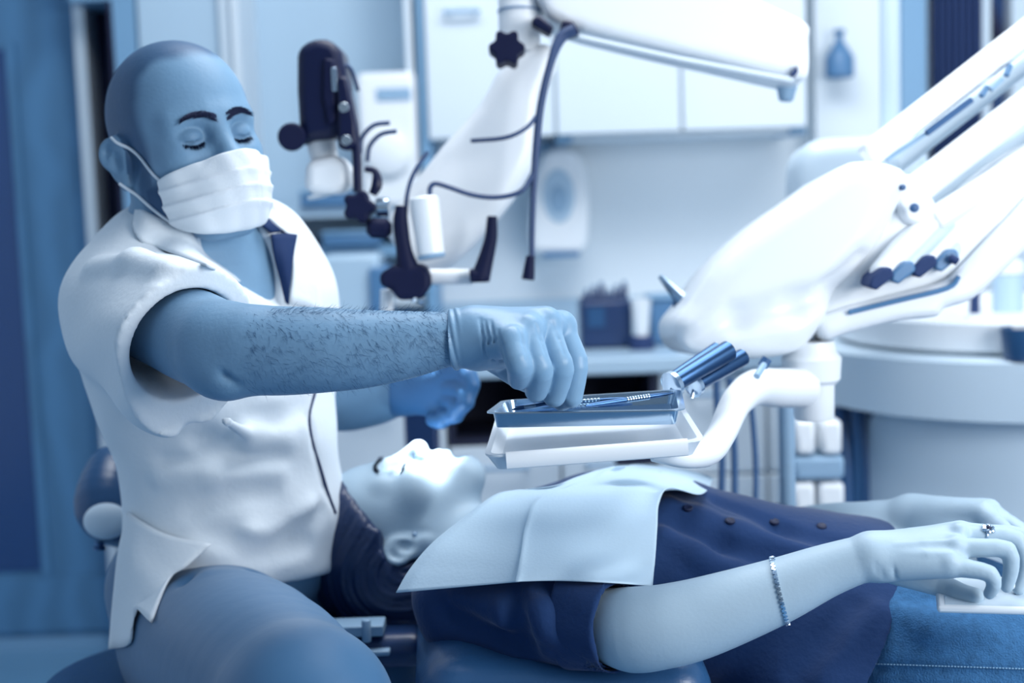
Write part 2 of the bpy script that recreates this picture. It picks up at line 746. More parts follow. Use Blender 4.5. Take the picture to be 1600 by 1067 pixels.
mat('silver', (186, 204, 222), rough=0.22, metal=1.0)
mat('steel', (172, 194, 214), rough=0.14, metal=1.0, bump=0.03, bscale=40)
mat('steel_dark', (62, 92, 130), rough=0.3, metal=1.0)
mat('white_plastic', (236, 241, 246), rough=0.35, spec=0.45, coat=0.1)
mat('white_tray', (226, 234, 242), rough=0.3, spec=0.5)
mat('pale_plastic', (196, 214, 228), rough=0.4)
mat('grey_plastic', (140, 172, 200), rough=0.45)
mat('mid_plastic', (80, 124, 166), rough=0.4)
mat('black_plastic', (10, 20, 56), rough=0.4, spec=0.3)
mat('black_rubber', (10, 19, 54), rough=0.6, spec=0.2)
mat('cable', (36, 62, 104), rough=0.5)
mat('hose', (52, 92, 138), rough=0.5)
mat('blue_leather', (40, 80, 122), rough=0.32, spec=0.5, bump=0.1, bscale=180)
mat('dark_leather', (28, 54, 96), rough=0.35, spec=0.5, bump=0.1, bscale=180)
mat('chrome', (215, 226, 236), rough=0.08, metal=1.0)
mat('lamp_lens', (235, 242, 250), rough=0.2, emit=2.0)
mat('wall_paint', (230, 239, 246), rough=0.9, spec=0.1, vary=0.03, vscale=2)
mat('ceiling_paint', (214, 226, 236), rough=0.9)
mat('floor_vinyl', (100, 146, 182), rough=0.35, vary=0.06, vscale=6)
mat('door_wood', (78, 126, 166), rough=0.55, vary=0.10, vscale=3, kind='wave')
mat('door_glass', (40, 72, 122), rough=0.2, spec=0.5)
mat('frame_white', (206, 221, 233), rough=0.5)
mat('dark_gap', (22, 30, 62), rough=0.8)
mat('cabinet_white', (212, 224, 234), rough=0.4)
mat('cabinet_pale', (176, 202, 222), rough=0.4)
mat('cabinet_mid', (120, 162, 196), rough=0.45)
mat('counter_top', (172, 198, 218), rough=0.3)
mat('niche_dark', (20, 28, 56), rough=0.7)
mat('curtain_navy', (30, 54, 100), rough=0.8)
mat('window_glow', (240, 245, 250), rough=0.5, emit=0.9)
mat('screen_pale', (232, 239, 246), rough=0.2)

# ================================================================== the room
YB = 3.85                                   # back wall


def wx(px, Y, py=300):
    return float(PY(px, py, Y)[0])


def wz(py, Y, px=800):
    return float(PY(px, py, Y)[2])


def struct(name, vf, m, parent=None, bevel=0.0, smooth=False):
    o = mk(name, vf, MATS[m], parent, smooth=smooth, bevel=bevel)
    if parent is None:
        o['kind'] = 'structure'
    return o


XL, XR = -2.3, 2.6
struct('floor', box(XL, XR, -1.2, YB + 0.1, -0.05, 0), 'floor_vinyl')
struct('ceiling', box(XL, XR, -1.2, YB + 0.1, 2.7, 2.75), 'ceiling_paint')
struct('wall_back', box(XL, XR, YB, YB + 0.1, 0, 2.7), 'wall_paint')
struct('wall_left', box(XL - 0.1, XL, -1.2, YB + 0.1, 0, 2.7), 'wall_paint')
struct('wall_right', box(XR, XR + 0.1, -1.2, YB + 0.1, 0, 2.7), 'wall_paint')
struct('baseboard_back', box(XL, wx(560, YB), YB - 0.015, YB, 0, 0.09), 'cabinet_mid')

# door on the left with a dark glass strip
Y = YB - 0.06
dl, dr = wx(-330, Y, 533), wx(157, Y, 533)
door = struct('door_1', box(dl, dr, Y, Y + 0.045, 0.02, 2.15), 'door_wood')
gx0, gx1 = wx(-90, Y, 500), wx(40, Y, 500)
struct('glass_panel', box(gx0, gx1, Y - 0.006, Y + 0.004, wz(890, Y, 60), wz(78, Y, 10)), 'door_glass', door)
for x0 in (gx0 - 0.022, gx1):
    struct('glazing_bead', box(x0, x0 + 0.022, Y - 0.012, Y + 0.004, wz(890, Y, 60) - 0.02, wz(78, Y, 10) + 0.02), 'door_wood', door)
struct('rail', box(dl, dr, Y - 0.010, Y + 0.004, wz(985, Y, 60), wz(902, Y, 60)), 'door_wood', door)
struct('kick_plate', box(dl, dr, Y - 0.012, Y + 0.004, 0.0, wz(995, Y, 60)), 'cabinet_mid', door)
# door frame and the dark open cupboard beside it
fx0, fx1 = dr, wx(156, Y, 250)
struct('trim_1', box(fx0, fx1, Y - 0.06, YB, 0, 2.3), 'frame_white')
ox0, ox1 = fx1, wx(214, Y, 180)
locker = thing('tall_locker', 'tall dark open locker behind the seated man', 'locker', ((ox0 + ox1) / 2, Y, 0))
mk('back_panel', box(ox0, ox1, YB - 0.02, YB - 0.005, 0, wz(15, Y, 180)), MATS['dark_gap'], locker, smooth=False)
mk('side_panel', box(ox1 - 0.012, ox1, Y - 0.18, YB - 0.01, 0, wz(15, Y, 180)), MATS['dark_gap'], locker, smooth=False)
mk('top_panel', box(ox0, ox1, Y - 0.18, YB - 0.01, wz(15, Y, 180), wz(15, Y, 180) + 0.25), MATS['cabinet_mid'], locker, smooth=False)
for zz in (0.45, 0.9):
    mk('shelf', box(ox0, ox1 - 0.012, Y - 0.12, YB - 0.02, zz, zz + 0.02), MATS['dark_gap'], locker, smooth=False)
ux0, ux1 = ox1, wx(240, Y, 60)
struct('trim_2', box(ux0, ux1, Y - 0.18, YB, 0, 2.4), 'cabinet_mid')
vx0, vx1 = ux1, wx(372, Y, 150)
wardrobe = thing('wardrobe', 'pale tall cupboard door behind the man\'s head', 'cupboard', ((vx0 + vx1) / 2, Y, 0))
mk('body', box(vx0, vx1, Y - 0.16, YB - 0.005, 0, 2.3), MATS['cabinet_pale'], wardrobe, smooth=False)
mk('door', box(vx0 + 0.006, vx1 - 0.004, Y - 0.182, Y - 0.161, 0.05, 2.28), MATS['cabinet_pale'], wardrobe, bevel=0.004)
struct('trim_3', box(vx1, wx(392, Y, 150), Y - 0.20, YB, 0, 2.4), 'frame_white')

# glazed wall cupboard with things standing in it
gx0, gx1 = wx(392, Y, 150), wx(656, Y, 150)
gz0, gz1 = wz(470, YB - .3, 520), 2.35
gc = thing('glazed_cupboard', 'pale wall cupboard with open shelves behind the microscope', 'cupboard', ((gx0 + gx1) / 2, Y, gz0))
mk('back_panel', box(gx0, gx1, YB - 0.02, YB - 0.005, gz0, gz1), MATS['cabinet_pale'], gc, smooth=False)
mk('side_panel', box(gx0, gx0 + 0.018, Y - 0.22, YB - 0.02, gz0, gz1), MATS['cabinet_white'], gc, smooth=False)
mk('side_panel', box(gx1 - 0.018, gx1, Y - 0.22, YB - 0.02, gz0, gz1), MATS['cabinet_white'], gc, smooth=False)
for py, mm in ((392, 'cabinet_mid'), (330, 'cabinet_pale')):
    zz = wz(py, Y - 0.1, 520)
    mk('shelf', box(gx0 + 0.018, gx1 - 0.018, Y - 0.20, YB - 0.02, zz - 0.014, zz + 0.014), MATS[mm], gc, smooth=False)
mk('bottom_panel', box(gx0, gx1, Y - 0.22, YB - 0.02, gz0 - 0.018, gz0), MATS['cabinet_white'], gc, smooth=False)
# appliance in the cupboard
Yc = YB - 0.30
ap = thing('steriliser', 'white box-shaped appliance with a grey label on the cupboard shelf', 'appliance', (wx(608, Yc, 250), Yc, wz(325, Yc, 600)))
mk('housing', box(wx(560, Yc, 200), wx(652, Yc, 200), Yc, Yc + 0.22, wz(325, Yc, 600), wz(112, Yc, 600)), MATS['white_plastic'], ap, bevel=0.015, seg=3)
mk('label_plate', box(wx(588, Yc, 145), wx(642, Yc, 145), Yc - 0.004, Yc + 0.001, wz(157, Yc, 610), wz(138, Yc, 610)), MATS['grey_plastic'], ap, smooth=False)
mk('dial', lathe((wx(606, Yc, 230), Yc - 0.002, wz(240, Yc, 606)), (0, -1, 0), [(0, 0.055), (0.012, 0.055), (0.018, 0.045)], 32), MATS['white_plastic'], ap)
# tray of instruments lying on the shelf
for i, (a_, b_) in enumerate(((466, 500), (498, 540))):
    zz = wz(392, Y - 0.1, 520) + 0.014 if i else wz(330, Y - 0.1, 520) + 0.014
    t_ = thing('instrument_box', ('mid blue flat box on the lower cupboard shelf', 'mid blue flat box on the upper cupboard shelf')[1 - i], 'box',
               ((wx(a_, Yc) + wx(b_ + 50, Yc)) / 2, Yc + 0.1, zz))
    mk('case', box(wx(a_, Yc), wx(b_ + 50, Yc), Yc + 0.02, Yc + 0.16, zz, zz + 0.030), MATS['mid_plastic'], t_, bevel=0.006)
    mk('lid', box(wx(a_, Yc) - 0.003, wx(b_ + 50, Yc) + 0.003, Yc + 0.017, Yc + 0.163, zz + 0.030, zz + 0.040), MATS['cabinet_mid'], t_, bevel=0.004)

# blue pilaster and the white wall cupboards to its right
px0, px1 = wx(656, Y - 0.2, 150), wx(672, Y - 0.2, 150)
struct('trim_4', box(px0, px1, Y - 0.24, YB, 0.88, 2.5), 'cabinet_mid')
cz = wz(203, YB - 0.32, 1000)
xs_ = [wx(672, YB - .32), wx(872, YB - .32), wx(1068, YB - .32), wx(1264, YB - .32)]
words_ = ('leftmost white wall cupboard door, beside the blue pilaster', 'middle white wall cupboard behind the cable bundle', 'rightmost white wall cupboard behind the microscope arm')
for i in range(3):
    c_ = thing('wall_cupboard', words_[i], 'cupboard', ((xs_[i] + xs_[i + 1]) / 2, YB - 0.16, cz), 'white wall cupboards')
    mk('body', box(xs_[i], xs_[i + 1], YB - 0.30, YB - 0.002, cz, 2.3), MATS['cabinet_white'], c_, smooth=False)
    d_ = mk('door', box(xs_[i] + 0.003, xs_[i + 1] - 0.003, YB - 0.32, YB - 0.301, cz - 0.006, 2.29), MATS['cabinet_white'], c_, bevel=0.003)
    zh = wz(18, YB - .34, 720)
    xh = xs_[i] + 0.05
    mk('handle', cat(tube([(xh, YB - .345, zh), (xh + 0.09, YB - .345, zh)], 0.006, 8), tube([(xh + .01, YB - .345, zh), (xh + .01, YB - .32, zh)], 0.004, 8),
                     tube([(xh + .08, YB - .345, zh), (xh + .08, YB - .32, zh)], 0.004, 8)), MATS['grey_plastic'], d_)
# light rail below the cupboards
rl = thing('light_rail', 'pale horizontal rail under the white wall cupboards', 'rail', (0.5, YB - 0.2, cz - 0.03))
mk('rail', box(xs_[1], xs_[3], YB - 0.29, YB - 0.06, cz - 0.02, cz - 0.006), MATS['cabinet_white'], rl, bevel=0.004)
for q in (xs_[1] + 0.02, xs_[3] - 0.02):
    mk('end_cap', box(q - 0.02, q + 0.02, YB - 0.295, YB - 0.055, cz - 0.024, cz - 0.006), MATS['cabinet_mid'], rl, bevel=0.004)

# paper towel dispenser on the wall
Yd = YB - 0.13
dp = thing('towel_dispenser', 'white wall-mounted dispenser with grey oval window', 'dispenser', (wx(873, Yd, 320), Yd, wz(400, Yd, 870)))
sil = [(838, 262), (850, 236), (875, 228), (900, 234), (915, 258), (922, 320), (920, 375), (914, 398), (830, 398), (826, 370), (828, 310)]
mk('housing', prism([PY(a, b, Yd) for a, b in sil], (0, 0.125, 0)), MATS['white_plastic'], dp, bevel=0.02, seg=3)
wc = PY(873, 306, Yd - 0.004)
ring = [wc + np.array([math.cos(t) * 0.042, 0, math.sin(t) * 0.070]) for t in np.linspace(0, 2 * math.pi, 33)[:-1]]
mk('window', prism(ring, (0, 0.02, 0)), MATS['cabinet_pale'], dp, bevel=0.004)
ring = [PY(873, 312, Yd - 0.008) + np.array([math.cos(t) * 0.024, 0, math.sin(t) * 0.036]) for t in np.linspace(0, 2 * math.pi, 25)[:-1]]
mk('paper_roll', prism(ring, (0, 0.02, 0)), MATS['grey_plastic'], dp, bevel=0.004)
mk('tear_slot', box(wx(846, Yd), wx(902, Yd), Yd - 0.004, Yd + 0.02, wz(402, Yd, 870), wz(394, Yd, 870)), MATS['mid_plastic'], dp, smooth=False)
mk('mount', box(wx(846, Yd, 190), wx(866, Yd, 190), Yd + 0.05, YB, wz(240, Yd, 855), wz(222, Yd, 855)), MATS['cabinet_mid'], dp, smooth=False)

# base units with drawers, dark niche and worktop
YF = 3.12
ctop = wz(561, YF, 900)
xA, xB = wx(470, YF, 650), wx(1345, YF, 650)
struct_top = mk('worktop', box(xA, xB, YF - 0.02, YB - 0.002, ctop - 0.035, ctop), MATS['counter_top'], None, bevel=0.004,
                label='long pale worktop along the back wall', category='worktop')
nz = ctop - 0.035 - 0.15
edges = [wx(q, YF, 700) for q in (470, 700, 876, 1030, 1200, 1345)]
names_ = ('white drawer unit left of the dark niche, behind the man', 'white base cabinet with dark open niche behind the tray', 'white base cabinet with dark niche nearest the instrument handles',
          'white drawer unit behind the tray arm and hoses', 'white drawer unit beside the round white spittoon column')
for i in range(5):
    x0, x1 = edges[i], edges[i + 1]
    u = thing('base_cabinet', names_[i], 'cabinet', ((x0 + x1) / 2, YF + .3, 0), 'base cabinets under the worktop')
    top = nz if i in (1, 2) else ctop - 0.036
    mk('body', box(x0 + .001, x1 - .001, YF + 0.02, YB - 0.01, 0.08, top), MATS['cabinet_white'], u, smooth=False)
    if i in (1, 2):
        mk('niche', cat(box(x0 + .001, x1 - .001, YF + 0.30, YF + 0.32, top, ctop - .036), box(x0 + .001, x0 + .016, YF, YF + .3, top, ctop - .036),
                        box(x1 - .016, x1 - .001, YF, YF + .3, top, ctop - .036), box(x0 + .016, x1 - .016, YF, YF + .3, top, top + 0.01)), MATS['niche_dark'], u, smooth=False)
    nd = 3
    h = (top - 0.09) / nd
    for k in range(nd):
        d_ = mk('drawer', box(x0 + .004, x1 - .004, YF, YF + 0.02, 0.09 + h * k + .003, 0.09 + h * (k + 1) - .003), MATS['cabinet_white'], u, bevel=0.003)
        zc = 0.09 + h * (k + 1) - 0.05
        xc = (x0 + x1) / 2
        mk('handle', tube([(xc - .05, YF, zc), (xc - .05, YF - .025, zc), (xc + .05, YF - .025, zc), (xc + .05, YF, zc)], 0.005, 8), MATS['grey_plastic'], d_)
    mk('plinth', box(x0, x1, YF + 0.06, YF + 0.08, 0, 0.08), MATS['cabinet_mid'], u, smooth=False)
# splashback
struct('trim_5', box(xA, xB, YB - 0.012, YB - 0.001, ctop, ctop + 0.08), 'cabinet_pale')

# ================================================================== equipment
def dish(corners, h, flange=0.0, lip=0.004, rad=0.018, seg=6, floor_in=0.006, th=0.0015):
    """shallow open tray from its four rim corners (FL, FR, BR, BL)"""
    c = [np.asarray(q, float) for q in corners]
    eu = unit(c[1] - c[0])
    n = unit(np.cross(eu, c[3] - c[0]))
    if n[2] < 0:
        n = -n

    def ring(inset, drop):
        out = []
        cen = sum(c) / 4
        for i in range(4):
            p, a, b = c[i], c[i - 1], c[(i + 1) % 4]
            da, db = unit(a - p), unit(b - p)
            p = p + (da + db) * inset
            r = max(rad - inset, 0.003)
            for k in range(seg + 1):
                t = k / seg
                out.append((p + da * r) * (1 - t) ** 2 + p * 2 * t * (1 - t) + (p + db * r) * t ** 2 - n * drop)
        return out
    rings = [ring(-flange, 0.0), ring(-flange, -th), ring(lip, -th), ring(lip + floor_in, h - th), ring(lip + floor_in + 0.004, h)]
    outer = [ring(lip * 0.3, 0.001), ring(lip + floor_in * 0.6, h + th), ]
    V, F = [], []
    m = len(rings[0])
    seq = [outer[1], outer[0], rings[0], rings[1], rings[2], rings[3]]
    for r in seq:
        V += r
    for i in range(len(seq) - 1):
        for k in range(m):
            F.append((i * m + k, i * m + (k + 1) % m, (i + 1) * m + (k + 1) % m, (i + 1) * m + k))
    F.append(tuple(range(m)))
    F.append(tuple((len(seq) - 1) * m + k for k in range(m)))
    return (V, F), n


# ---------------- white tray on its bent arm
WT = [P(756, 716, 1.395), P(1102, 690, 1.395), P(1066, 634, 1.62), P(776, 652, 1.62)]
(vf, tn) = dish(WT, 0.013, flange=0.0, lip=0.006, rad=0.022, floor_in=0.008, th=0.002)
tray = thing('serving_tray', 'white plastic instrument tray under the steel dish, on a bent arm', 'tray', sum(WT) / 4)
mk('tray_body', vf, MATS['white_tray'], tray, angle=50)
fl, fr = WT[0], WT[1]
mk('front_lip', tube([lerp(fl, fr, 0.10) + tn * -0.004, lerp(fl, fr, 0.5) + tn * -0.004, lerp(fl, fr, 0.92) + tn * -0.004], 0.0085, 12, flat=(CF, 0.5)), MATS['white_plastic'], tray)
# ---------------- steel dish
ST = [P(768, 646, 1.425), P(1062, 641, 1.425), P(1056, 611, 1.555), P(792, 627, 1.555)]
vf, sn = dish(ST, 0.0135, flange=0.006, lip=0.001, rad=0.012, floor_in=0.004, th=0.0012)
root = thing('steel_dish', 'shallow stainless steel dish of instruments below the gloved hand', 'dish', sum(ST) / 4 - sn * 0.013)
mk('dish_body', vf, MATS['steel'], root, angle=40)
# instruments lying in it
fl0 = -sn * 0.006
for nm, lab, a_, b_, r_ in (('dental_probe', 'thin steel probe with knurled grip, right end resting on the dish rim', P(915, 634, 1.47), P(1052, 614, 1.52), 0.0026),
                            ('dental_scaler', 'long steel scaler handle along the back of the dish', P(805, 635, 1.53), P(990, 622, 1.535), 0.0024),
                            ('dental_tweezers', 'slim steel instrument pinched in the gloved fingertips', P(868, 628, 1.455), P(800, 640, 1.46), 0.0020)):
    t_ = thing(nm, lab, 'instrument', (a_ + b_) / 2)
    ax = unit(b_ - a_)
    L_ = np.linalg.norm(b_ - a_)
    mk('handle', lathe(a_, ax, [(0, r_ * .4), (L_ * .1, r_ * .8), (L_ * .2, r_), (L_ * .8, r_), (L_ * .9, r_ * .8), (L_, r_ * .35)], 12), MATS['steel_dark'], t_)
    prof = []
    for k in range(9):
        h = L_ * (0.45 + 0.03 * k)
        prof += [(h, r_), (h + L_ * .008, r_ * 1.3), (h + L_ * .02, r_ * 1.3), (h + L_ * .025, r_)]
    mk('grip', lathe(a_, ax, prof, 12), MATS['steel'], t_)

# ---------------- delivery unit
du = thing('delivery_unit', 'white tilted dental delivery unit with sloping instrument arms', 'dental unit', (wx(1275, 2.0, 600), 2.0, 0))
D = 1.78
A = Field()
# main shell: tapered slab from the lower left nose to the upper right
shell = [(1062, 498), (1085, 468), (1128, 408), (1195, 345), (1270, 292), (1345, 245), (1424, 256), (1432, 290), (1418, 318), (1390, 372), (1352, 420), (1320, 452),
         (1300, 498), (1275, 535), (1240, 555), (1170, 562), (1118, 557), (1080, 548), (1063, 525)]


def poly_sdf(pix, d, off, th, rd):
    """rounded slab over an outline (pixels at distance d)"""
    p0 = P(pix[0][0], pix[0][1], d)
    q = np.array([P(a, b, d) for a, b in pix])
    u2 = np.stack([(q - p0) @ CR, (q - p0) @ CU], 1)

    def f(X, Y_, Z):
        gx = (X - p0[0]) * CR[0] + (Y_ - p0[1]) * CR[1] + (Z - p0[2]) * CR[2]
        gy = (X - p0[0]) * CU[0] + (Y_ - p0[1]) * CU[1] + (Z - p0[2]) * CU[2]
        gz = (X - p0[0]) * CF[0] + (Y_ - p0[1]) * CF[1] + (Z - p0[2]) * CF[2] - off
        best = np.full(gx.shape, 1e9)
        sg = np.ones(gx.shape)
        n = len(u2)
        for i in range(n):
            a, b = u2[i], u2[i - 1]
            ex, ey = b - a
            wx_, wy_ = gx - a[0], gy - a[1]
            t = np.clip((wx_ * ex + wy_ * ey) / (ex * ex + ey * ey), 0, 1)
            best = np.minimum(best, (wx_ - ex * t) ** 2 + (wy_ - ey * t) ** 2)
            c1, c2, c3 = gy >= a[1], gy < b[1], ex * wy_ > ey * wx_
            sg = np.where((c1 & c2 & c3) | (~c1 & ~c2 & ~c3), -sg, sg)
        d2 = sg * np.sqrt(best) + rd
        dz = np.abs(gz) - th / 2 + rd
        return np.minimum(np.maximum(d2, dz), 0) + np.sqrt(np.maximum(d2, 0) ** 2 + np.maximum(dz, 0) ** 2) - rd
    lo = q.min(0) - np.abs(CF) * (abs(off) + th) - 0.02
    hi = q.max(0) + np.abs(CF) * (abs(off) + th) + 0.02
    return f, lo, hi


def slab(F_, pix, d, off, th, rd, k=0.01, op='u'):
    f, lo, hi = poly_sdf([tuple(q) for q in catmull(pix, 3, True)], d, off, th, rd)
    F_.add(f, lo, hi, k, op)


slab(A, shell, D, 0.15, 0.26, 0.035)
A.fold([(1085, 535), (1150, 500), (1240, 478), (1300, 455), (1345, 405)], 0.010, 0.012, 's', k=0.02)
mk('shell', A.mesh(0.0045), MATS['white_plastic'], du)
Lw = Field()
slab(Lw, [(1290, 500), (1330, 480), (1400, 462), (1490, 438), (1520, 415), (1560, 372), (1600, 330), (1640, 290), (1660, 330), (1640, 370), (1590, 420), (1540, 465), (1495, 480),
          (1480, 494), (1420, 500), (1340, 520), (1300, 530)], D, 0.12, 0.16, 0.012)
mk('instrument_bed', Lw.mesh(0.004), MATS['white_plastic'], du)
Dk = Field()
slab(Dk, [(1285, 505), (1320, 440), (1380, 350), (1430, 300), (1500, 310), (1600, 235), (1680, 200), (1660, 300), (1560, 385), (1500, 436), (1400, 465), (1330, 490)], D, 0.125, 0.14, 0.02)
mk('deck', Dk.mesh(0.0045), MATS['white_plastic'], du)
mk('bed_slot', tube([P(1326, 488, D + .038), P(1400, 470, D + .038), P(1480, 450, D + .038), P(1498, 432, D + .038)], 0.0035, 8, smooth=4), MATS['mid_plastic'], du)
# instrument cradle teeth (dark) and the pale holders above them
for i in range(4):
    x0, y0 = 1376 + 34 * i, 440 - 9.5 * i
    d_ = D + 0.0 + 0.012 * i
    mk('cradle', pprism([(x0 - 18, y0 + 8), (x0 - 14, y0 - 6), (x0 + 4, y0 - 22), (x0 + 18, y0 - 22), (x0 + 22, y0 - 8), (x0 + 6, y0 + 4), (x0 - 6, y0 + 14)], d_, 0.05),
       MATS['mid_plastic'] if i % 2 else MATS['curtain_navy'], du, bevel=0.003)
    h0 = Field()
    h0.chain([(P(x0 + 2, y0 - 14, d_ + .03), 0.016), (P(x0 + 48, y0 - 62, d_ + .05), 0.018), (P(x0 + 130, y0 - 130, d_ + .08), 0.014), (P(x0 + 330, y0 - 270, d_ + .14), 0.012)], k=0.0)
    mk('instrument_holder', h0.mesh(0.004), MATS['pale_plastic'] if i % 2 else MATS['white_plastic'], du)
mk('cradle_tip', tube([P(1484, 402, D + .03), P(1496, 409, D + .03)], 0.005, 8), MATS['curtain_navy'], du)
# whip arms
arms = [((1352, 246), (1720, -42), 0.017, 0.10), ((1392, 262), (1740, -8), 0.013, 0.16), ((1432, 296), (1760, 42), 0.020, 0.07), ((1440, 322), (1780, 92), 0.013, 0.14),
        ((1452, 348), (1790, 132), 0.017, 0.06)]
for i, (a_, b_, r_, o_) in enumerate(arms):
    pa, pbb = P(a_[0], a_[1], D + o_), P(b_[0], b_[1], D + o_ + 0.05)
    ax = unit(pbb - pa)
    sd_ = unit(np.cross(ax, CF))
    mk('whip_arm', obox((pa + pbb) / 2, ax, sd_, np.cross(ax, sd_), np.linalg.norm(pbb - pa) / 2, r_, 0.016), MATS['white_plastic' if i % 2 == 0 else 'pale_plastic'], du, bevel=0.008, seg=3)
for (a_, b_, r_, m_) in (((1448, 208), (1518, 156), 0.0045, 'hose'), ((1385, 250), (1448, 208), 0.003, 'grey_plastic'), ((1533, 150), (1542, 136), 0.004, 'mid_plastic'),
                         ((1572, 118), (1578, 102), 0.004, 'mid_plastic'), ((1548, 140), (1566, 124), 0.0035, 'grey_plastic'), ((1545, 352), (1590, 325), 0.005, 'grey_plastic')):
    mk('slot_strip', tube([P(a_[0], a_[1], D + .105), P(b_[0], b_[1], D + .11)], r_, 8), MATS[m_], du)
for a_, r_ in (((1410, 293), 0.004), ((1428, 325), 0.006)):
    mk('indicator', lathe(P(a_[0], a_[1], D + 0.028), -CF, [(0, r_), (0.003, r_), (0.0045, r_ * .6)], 14), MATS['hose'], du)
mk('hinge_plate', pprism([(1395, 270), (1440, 275), (1470, 330), (1455, 360), (1415, 350), (1400, 320)], D + 0.045, 0.08), MATS['white_plastic'], du, bevel=0.008)
# swing-out grip on the far side
mk('side_grip', cat(tube([P(1032, 432, 1.98), P(1060, 462, 1.96), P(1086, 486, 1.94)], [0.004, 0.009, 0.010], 10)), MATS['steel'], du)
mk('side_grip_socket', tube([P(1056, 474, 1.98), P(1084, 500, 1.94)], [0.006, 0.014], 10), MATS['hose'], du)
# metal handpieces hanging from the nose
for i, (a_, b_, r_) in enumerate((((1138, 548), (1052, 600), 0.0100), ((1160, 558), (1086, 602), 0.0085), ((1120, 545), (1048, 592), 0.007))):
    pa, pbb = P(a_[0], a_[1], 1.62 + .03 * i), P(b_[0], b_[1], 1.57 + .03 * i)
    ax = unit(pbb - pa)
    L_ = np.linalg.norm(pbb - pa)
    hpz = mk('handpiece', lathe(pa, ax, [(0, r_ * 1.2), (L_ * .5, r_ * 1.1), (L_ * .9, r_), (L_, r_ * .9)], 16), MATS['steel_dark'], du)
    if i < 2:
        mk('end_ring', lathe(pbb, ax, [(-0.003, r_ * 1.1), (-0.002, r_ * 1.5), (0.004, r_ * 1.55), (0.005, r_ * 1.1)], 18), MATS['silver'], hpz)
        mk('bur', tube([pbb, pbb + ax * 0.006 - CU * 0.012], 0.0022, 8), MATS['silver'], hpz)
hpz = mk('handpiece', tube([P(1196, 566, 1.72), P(1182, 588, 1.70)], 0.0042, 10), MATS['grey_plastic'], du)
mk('sleeve', tube([P(1199, 560, 1.72), P(1191, 573, 1.72)], 0.0065, 10), MATS['hose'], hpz)
# post and bent tray arm
mk('post_cap', lathe(P(1268, 592, 1.86), (0, 0, 1), [(-0.008, 0.030), (0.0, 0.037), (0.028, 0.039), (0.036, 0.032), (0.05, 0.030)], 32), MATS['white_plastic'], du)
mk('post', lathe(P(1272, 650, 1.86), (0, 0, 1), [(-0.004, 0.024), (0.0, 0.026), (0.055, 0.027)], 32), MATS['white_plastic'], du)
mk('tray_arm', tube([P(1255, 606, 1.84), P(1215, 606, 1.80), P(1178, 606, 1.75), P(1150, 630, 1.68), P(1130, 672, 1.60), P(1108, 704, 1.53), P(1072, 712, 1.47), P(1020, 706, 1.46)],
                    [0.026, 0.025, 0.022, 0.0185, 0.0165, 0.0155, 0.013, 0.010], 18, smooth=5), MATS['white_plastic'], du)
mk('column', lathe((float(P(1230, 700, 2.02)[0]), float(P(1230, 700, 2.02)[1]), 0.0), (0, 0, 1), [(0, 0.10), (0.03, 0.10), (0.05, 0.012), (0.9, 0.011)], 20), MATS['grey_plastic'], du)

# ---------------- round spittoon column
YC = 2.62
cxs, cys = wx(1300, YC - .05, 600) + 0.40, YC + 0.12
z0, z1, z2 = wz(660, YC - .2, 1450), wz(563, YC - .2, 1450), wz(508, YC - .2, 1450)
sp = thing('spittoon_unit', 'large round white spittoon column at the right edge', 'spittoon', (cxs, cys, 0))
mk('base', lathe((cxs, cys, 0), (0, 0, 1), [(0, 0.31), (0.02, 0.315), (z0 - 0.03, 0.315), (z0, 0.30)], 64), MATS['pale_plastic'], sp)
mk('rim_band', lathe((cxs, cys, z0), (0, 0, 1), [(-0.004, 0.36), (0.002, 0.395), (z1 - z0 - 0.004, 0.405), (z1 - z0, 0.395), (z1 - z0, 0.33)], 64), MATS['pale_plastic'], sp)
mk('bowl', lathe((cxs, cys, z1), (0, 0, 1), [(0, 0.325), (0.01, 0.345), (z2 - z1 - .004, 0.352), (z2 - z1, 0.342), (z2 - z1 - 0.03, 0.29), (0.004, 0.1), (0.002, 0.01)], 64, caps=False), MATS['white_plastic'], sp)
for i in range(5):
    xx = wx(1318 + 15 * i, YC, 740)
    mk('drain_hose', tube([(xx, YC + 0.05 + 0.03 * (i % 2), z0 - .01), (xx + 0.004, YC + 0.06, z0 - 0.2), (xx, YC + 0.08, 0.02)], 0.011, 10, smooth=4), MATS['hose' if i % 2 else 'blue_leather'], sp)
mk('hose_panel', box(wx(1312, YC + .16, 740), wx(1400, YC + .16, 740), YC + 0.14, YC + 0.16, 0, z0 - .01), MATS['hose'], sp, smooth=False)
# tumbler and pillar tap on the rim
tx_ = wx(1596, 2.38, 540)
tc_ = np.array([tx_, cys - math.sqrt(0.378 ** 2 - (tx_ - cxs) ** 2), z1])
cup = thing('tumbler', 'dark blue tumbler standing on the spittoon rim', 'cup', tc_)
mk('cup_body', lathe(tc_, (0, 0, 1), [(0, 0.026), (0.003, 0.028), (0.055, 0.034), (0.055, 0.031), (0.006, 0.025)], 28), MATS['blue_leather'], cup)
mk('cup_base', lathe(tc_, (0, 0, 1), [(0, 0.024), (0.004, 0.0285), (0.006, 0.028)], 28), MATS['dark_leather'], cup)
tp_ = np.array([wx(1523, YC + .02, 480), YC + 0.02, z2 - 0.01])
tap = thing('pillar_tap', 'short dark spout at the spittoon bowl', 'tap', tp_)
mk('spout', lathe(tp_, (0, 0, 1), [(0, 0.010), (0.03, 0.009), (0.06, 0.011), (0.085, 0.010)], 16), MATS['curtain_navy'], tap)
mk('collar', lathe(tp_, (0, 0, 1), [(-0.01, 0.016), (0.004, 0.016), (0.006, 0.011)], 16), MATS['white_plastic'], tap)
gl_ = np.array([wx(1575, YC + .15, 470), YC + 0.15, z2 - 0.015])
